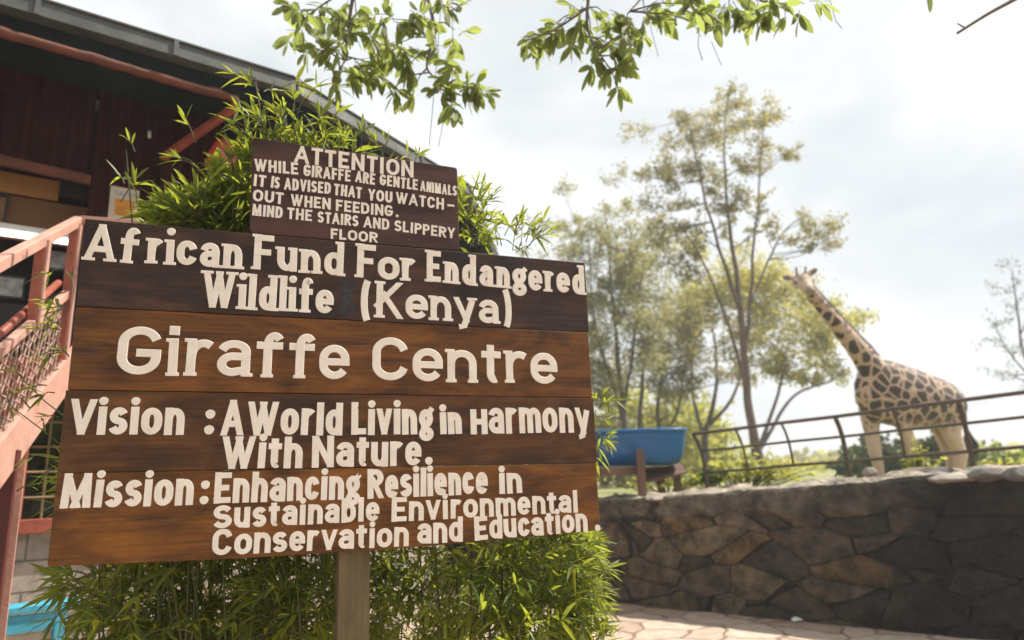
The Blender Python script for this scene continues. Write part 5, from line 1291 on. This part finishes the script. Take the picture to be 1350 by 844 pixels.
umb_c = [(900, 385, 26, 260), (935, 368, 28, 320), (975, 356, 28, 320), (1012, 362, 28, 330), (1045, 382, 28, 330), (1072, 408, 26, 300), (1092, 440, 22, 230), (960, 400, 30, 330), (1000, 398, 30, 350), (1035, 420, 30, 350), (1062, 450, 28, 320), (1020, 455, 28, 300), (1000, 480, 20, 180), (1040, 480, 24, 240), (1085, 475, 20, 180), (1105, 492, 16, 110), (985, 440, 24, 220), (925, 405, 22, 180), (1075, 500, 12, 60)]
tree('broad yellow green umbrella tree between the tall tree and the giraffe', 32,
     [[(931, 610, 0, 13), (930, 575, 0, 10), (938, 545, 0, 8), (945, 500, 0, 5), (940, 430, 0, 3)], [(931, 578, 0, 7), (918, 545, .4, 6), (912, 500, .4, 4), (920, 420, .4, 2)], [(936, 560, 0, 7), (958, 535, -.4, 5.5), (975, 500, -.4, 4), (990, 430, -.4, 2)],
      [(1000, 598, -1, 9), (1012, 560, -1, 6), (1025, 525, -1, 5), (1035, 470, -1, 3)], [(1004, 590, -1, 6), (1030, 545, -1, 5), (1052, 518, -1, 4), (1095, 503, -1, 3), (1112, 490, -1, 1.5)]],
     umb_c, m_bark2, lf_umb, leaf=.16, dens=2.8, fill=1)
rt_c = [(1330, 350, 14, 40), (1318, 378, 12, 40), (1345, 400, 18, 60), (1322, 425, 16, 60), (1310, 452, 16, 60), (1335, 460, 18, 70), (1325, 490, 16, 60), (1350, 500, 16, 60), (1308, 425, 10, 30), (1365, 440, 20, 80), (1375, 380, 20, 70), (1340, 372, 10, 30)]
tree('thin sparse grey tree at the right edge of the photo', 34,
     [[(1372, 600, 0, 7), (1368, 540, 0, 5.5), (1350, 470, 0, 4), (1342, 410, 0, 3), (1334, 355, 0, 1.2)], [(1360, 500, 0, 3), (1335, 470, 0, 2.5), (1312, 430, 0, 1)], [(1346, 440, 0, 2.5), (1368, 390, 0, 1.5)]],
     rt_c, m_bark2, lf_drk, leaf=.11, dens=2.0, twig=.01)

def bush(label, px, py, Y, wpx, hpx, n, ml, leaf, name='bush', group=None, stems=5, ground=None, cat='bush', dy=.8):
    """rounded uneven bush standing at (px,py) on the ground"""
    b = atY(px, py, Y); k = Y / F_PX
    cl = []; nb = max(3, int(wpx / max(8, hpx * .45)))
    tr_ = [[(px, py, 0, max(1.5, hpx * .06)), (px + rng.uniform(-.1, .1) * wpx, py - hpx * .5, 0, 1.5), (px, py - hpx * .8, 0, 1)]]
    for i in range(nb):
        f = (i + .5) / nb * 2 - 1; x = px + f * wpx * .5; hh = hpx * sqrt(max(.05, 1 - .75 * f * f)) * rng.uniform(.75, 1.1)
        for j in range(2 if hpx < 30 else 3):
            cl.append((x + rng.normal() * wpx * .04, py - hh * (.25 + .30 * j), hpx * .30, n / nb / 2.2, rng.uniform(-dy, dy)))
    return tree(label, Y, tr_, cl, m_bark2, ml, leaf=leaf, name=name, group=group, aspect=.38, drop=0, cat=cat)
bush('dark green rounded bush seen between the legs of the giraffe', 1195, 628, 19, 150, 58, 1500, lf_drk, .17)
bush('dull green bush behind the fence left of the giraffe', 1135, 628, 22, 70, 36, 700, lf_drk, .18)
bush('dull green bush right of the giraffe tail behind the fence', 1300, 620, 24, 90, 34, 700, lf_grn, .17)
bush('bright yellow green bush in the sun behind the blue trough', 835, 620, 36, 190, 105, 5200, lf_lime, .26)
bush('sunny lime bush behind the forked tree stems right of the trough', 915, 622, 40, 110, 85, 3000, lf_lime, .28)
bush('green bush behind the trough legs at the right end of the large board', 800, 635, 30, 70, 60, 900, lf_umb, .26)
# broad-leaved shrubs close to the fence
def shrub(label, px, py, Y, wpx, hpx, n, leaf, seed):
    k = Y / F_PX; b = atY(px, py, Y); th = thing('shrub', b, label, 'shrub'); g = MB(); LV = []
    for i in range(n):
        x = rng.normal() * wpx * .28; h_ = hpx * rng.uniform(.3, 1.0) * (1 - .5 * min(1, abs(x) / (wpx * .6)))
        t_ = b + Vector((x * k, rng.normal() * wpx * .2 * k, h_ * k)); s_ = b + Vector((x * .35 * k, rng.normal() * .05, -.05)); m_ = s_.lerp(t_, .6) + Vector((0, 0, .02))
        g.tube([s_, m_, t_], [.006, .005, .002], 5)
        for _ in range(int(6 + 4 * rng.random())):
            f = rng.uniform(.35, 1); p = np.array(s_.lerp(t_, f)); d = rng.normal(size=3); d[2] = abs(d[2]) * .5; L_ = leaf * rng.uniform(.6, 1.3); LV.append((p, d, L_, L_ * .26))
    g.build('stem', m_bark2, th)
    P_ = np.array([l[0] for l in LV]); D_ = np.array([l[1] for l in LV])
    V, Fc = leaf_batch(P_, D_, rng.normal(size=(len(LV), 3)) * .5 + [0, 0, 1], np.array([l[2] for l in LV]), np.array([l[3] for l in LV]), .2, shape='oval')
    g = MB(); g.raw(V, Fc); g.build('foliage', lf_lime if seed else lf_grn, th)
shrub('bright green leafy shrub at the foot of the tall tree just behind the fence', 985, 637, 9.9, 120, 48, 60, .12, 1)
shrub('low green weed under the trough end beside the first fence post', 940, 640, 9.8, 60, 30, 22, .10, 0)
shrub('small yellow green sprig in front of the giraffe hind legs at the fence', 1212, 624, 8.6, 46, 46, 22, .085, 1)
shrub('low yellow green weeds under the trough stand', 880, 646, 10.2, 110, 26, 40, .09, 1)
shrub('small green weed on the wall right of the giraffe tail', 1325, 618, 8.0, 60, 20, 18, .07, 1)
# far wood and scrub closing the view: nobody could count it
def far_band(name, label, Y, x0, x1, hfun, ml, leaf, n):
    b = MB(); k = Y / F_PX; Pl = []; 
    xs = rng.uniform(x0, x1, n); hs = np.array([hfun(x) for x in xs])
    f = rng.uniform(0, 1, n) ** .8
    base = np.array([tuple(atY(x, 631 - .0345 * (x - 675), Y)) for x in xs]); base[:, 2] = 1.3
    base[:, 2] += f * hs * k; base[:, 1] += rng.normal(size=n) * Y * .04
    D = rng.normal(size=(n, 3)); D /= np.linalg.norm(D, axis=1)[:, None]; S2 = np.cross(D, rng.normal(size=(n, 3))); S2 /= np.linalg.norm(S2, axis=1)[:, None]
    L_ = leaf * rng.uniform(.5, 1.4, n)[:, None]
    V = np.stack([base, base + D * L_ * .5 + S2 * L_ * .4, base + D * L_, base + D * L_ * .5 - S2 * L_ * .4], 1).reshape(-1, 3)
    b.raw(V, np.arange(4 * n).reshape(-1, 4)); o = b.build(name, ml); tag(o, label, 'wood', kind='stuff')
far_band('distant_wood', 'low line of distant pale trees along the horizon', 120, 300, 1700, lambda x: 10 + 13 * (mn.noise(Vector((x * .018, 0, 0))) + .6) + 6 * mn.noise(Vector((x * .07, 3, 0))), lf_umb, 1.3, 9000)
far_band('scrub', 'low pale green scrub on the paddock beyond the fence', 55, 500, 1600, lambda x: 6 + 8 * (mn.noise(Vector((x * .03, 6, 0))) + .5), lf_umb, .5, 7000)

# ------------------------------------------------------------------ boughs hanging into the top of the picture
m_twig = mat('grey_twig', (.12, .10, .08), .8, .3, 20, .3, 40)
lf_ov = leafmat('broad_leaf', (.07, .10, .035), (.16, .19, .06), (.48, .56, .13), .52, rough=.42)
def bough(label, Y, twigs, clusters, strings, leaf, name='hanging_branch', shade_canopy=False):
    p0 = atY(twigs[0][0][0], twigs[0][0][1], Y); th = thing(name, p0, label, 'branch'); g = MB(); k = Y / F_PX; sk = []
    for tw in twigs:
        pts = curve_pts([atY(x, y, Y + dy) for x, y, dy, w in tw], 6); ws = np.interp(np.linspace(0, len(tw) - 1, len(pts)), range(len(tw)), [q[3] for q in tw])
        g.tube(pts, [w * k * .5 for w in ws], 6); sk += pts
    P_, D_, L_ = [], [], []
    for (x, y, r_, n) in clusters:
        c_ = atY(x, y, Y + rng.uniform(-.25, .25)); best = min(sk, key=lambda s: (s - c_).length + max(0, c_.z - s.z))
        mid = best.lerp(c_, .5) + Vector((0, 0, .03)); g.tube([best, mid, c_], [.006, .004, .002], 5)
        ax = (c_ - best); ax = np.array(ax.normalized() if ax.length > .01 else Vector((0, 0, -1)))
        # leaflets in pairs along short hanging stalks
        ns = max(1, int(n / 4.3))
        for s_ in range(ns):
            d = rng.normal(size=3) * [.8, .8, .5] + [0, 0, -.5] + ax * .5; d /= np.linalg.norm(d); ln = r_ * k * rng.uniform(.6, 1.25)
            q0 = np.array(c_) + rng.normal(size=3) * r_ * k * .3; q1 = q0 + d * ln; g.tube([Vector(q0), Vector((q0 + q1) / 2 + [0, 0, .01]), Vector(q1)], [.0025, .002, .0012], 4, cap=False)
            sd = np.cross(d, rng.normal(size=3)); sd /= np.linalg.norm(sd)
            for j in range(6):
                f = .25 + .75 * j / 5; sg = 1 if j % 2 else -1
                P_.append(q0 + (q1 - q0) * f); D_.append(d * .7 + sd * sg * .9 * (1 if j < 5 else .1) + rng.normal(size=3) * .2 + [0, 0, -.25]); L_.append(leaf * rng.uniform(.65, 1.2))
    if shade_canopy:          # unseen crown of this tree, added above and behind the viewer to cut skylight
        for _ in range(230):
            v = rng.normal(size=3); v /= np.linalg.norm(v); v *= rng.uniform(.3, 1) ** .5
            q = np.array([-.9, -.4, 5.7]) + v * [3.0, 3.0, .8]
            for j in range(26):
                P_.append(q + rng.normal(size=3) * [.28, .28, .16]); D_.append(rng.normal(size=3) + [0, 0, -.4]); L_.append(.2 * rng.uniform(.7, 1.3))
        for (x, y) in ((-2, -1.5), (-1.5, 1.2), (.3, .8), (.6, -1.4), (-.8, -2.5)):
            g.tube([(-.9, -3.2, 4.6), ((x - .9) / 2, (y - 2.4) / 2, 5.5), (x, y, 5.8)], [.09, .06, .02], 7)
        top = atY(470, -120, Y); g.tube([(-.9, -3.2, 4.6), (-1.0, 0, 5.3), (top.x, top.y - .6, top.z + .3), tuple(top)], [.09, .05, .02, .012], 7)
    for st_ in strings:
        g.tube([atY(x, y, Y) for x, y in st_], .0022, 4)
    g.build('twig', m_twig, th, smooth=True); n = len(P_); L_ = np.array(L_)
    V, Fc = leaf_batch(P_, D_, rng.normal(size=(n, 3)) * .6 + [0, 0, 1], L_, L_ * .20, .15, fold=.2, shape='oval'); g = MB(); g.raw(V, Fc); g.build('foliage', lf_ov, th)
bough('large leafy green branch hanging over the small board at the top centre left', 3.7,
      [[(470, -120, 0, 9), (468, -30, 0, 6), (460, 30, 0, 5), (455, 80, 0, 2)], [(540, -110, .1, 8), (560, -20, .1, 6), (572, 40, 0, 5), (563, 90, 0, 3), (590, 110, 0, 2)], [(468, -20, 0, 4), (420, 10, .1, 3), (390, 35, .1, 2)]],
      [(395, 15, 22, 20), (405, 40, 20, 18), (430, 10, 26, 28), (450, 40, 26, 30), (435, 65, 24, 26), (470, 20, 28, 32), (490, 55, 26, 30), (475, 85, 22, 24), (450, 95, 20, 18), (515, 25, 26, 30), (520, 60, 24, 28), (540, 85, 20, 24), (500, 95, 18, 14), (520, 115, 14, 10), (555, 20, 24, 26), (585, 10, 24, 22), (600, 40, 18, 12), (575, 60, 18, 12), (590, 95, 22, 26), (615, 110, 22, 28), (630, 120, 16, 16), (585, 125, 16, 14), (600, 140, 14, 10), (440, 115, 12, 6), (545, 120, 10, 6), (410, 70, 14, 8)],
      [[(582, 0), (575, 90), (566, 192)], [(594, 60), (588, 140), (578, 194)], [(596, 0), (597, 60), (596, 120)]], .105, shade_canopy=True)
bough('long leafy green branch hanging across the top centre right of the sky', 3.6,
      [[(760, -120, 0, 8), (775, -20, 0, 6), (775, 40, 0, 4), (800, 85, 0, 2)], [(900, -100, .1, 8), (960, -30, .1, 6), (1000, 0, .1, 4), (1050, 5, .1, 2)], [(775, 10, 0, 4), (730, 40, 0, 3), (690, 55, 0, 2)], [(870, -60, .1, 5), (850, -10, .1, 4), (830, 15, 0, 2)]],
      [(692, 55, 14, 12), (715, 45, 16, 18), (740, 35, 20, 24), (765, 15, 24, 28), (780, 45, 24, 28), (800, 20, 22, 24), (805, 65, 20, 24), (815, 85, 16, 18), (812, 110, 10, 8), (785, 75, 14, 12), (755, 60, 10, 6), (825, 35, 18, 14), (850, 15, 20, 18), (880, 10, 22, 18), (910, 5, 24, 24), (935, 15, 22, 26), (935, 35, 14, 12), (960, 5, 24, 26), (985, 15, 20, 20), (1000, 25, 14, 12), (1020, 5, 20, 18), (1035, 22, 12, 8), (1060, 5, 16, 10), (870, 28, 12, 6), (845, 40, 10, 4)],
      [[(922, 40), (920, 60), (926, 80)], [(938, 55), (945, 72), (951, 86)], [(852, 10), (860, 45), (868, 75)], [(1094, 0), (1102, 28), (1110, 38)]], .105)
bw = thing('bare_twig', atY(1345, -5, 3.4), 'bare grey twig end poking in at the top right corner', 'branch')
g = MB(); g.tube(curve_pts([atY(x, y, 3.4) for x, y in ((1420, -45), (1340, -2), (1300, 20), (1262, 44))], 5), list(np.linspace(.014, .007, 16)), 7); g.tube([atY(1272, 37, 3.4), atY(1262, 31, 3.4)], [.005, .004], 5); g.build('twig', m_twig, bw, smooth=True)
LVp = [np.array(atY(1224, -14, 3.5))]
V, Fc = leaf_batch(LVp, [[-.12, 0, -1]], [[.3, -1, .2]], [.155], [.021], .02, shape='oval'); g = MB(); g.raw(V, Fc); g.tube([atY(1224, -14, 3.5), atY(1228, -60, 3.5)], .003, 5)
tag(g.build('hanging_leaf', lf_ov), 'single dark green leaf hanging from the top edge left of the bare twig', 'leaf')

# ------------------------------------------------------------------ haze
mh = bpy.data.materials.new('haze'); mh.use_nodes = True; t = mh.node_tree; t.nodes.remove(t.nodes['Principled BSDF'])
pv_ = t.nodes.new('ShaderNodeVolumePrincipled'); pv_.inputs['Color'].default_value = (.96, .97, 1, 1); pv_.inputs['Density'].default_value = .0024; pv_.inputs['Anisotropy'].default_value = .2
t.links.new(pv_.outputs[0], t.nodes['Material Output'].inputs['Volume'])
g = MB(); g.box((0, 0, 9.5), (900, 900, 21)); tag(g.build('haze', mh), kind='stuff')
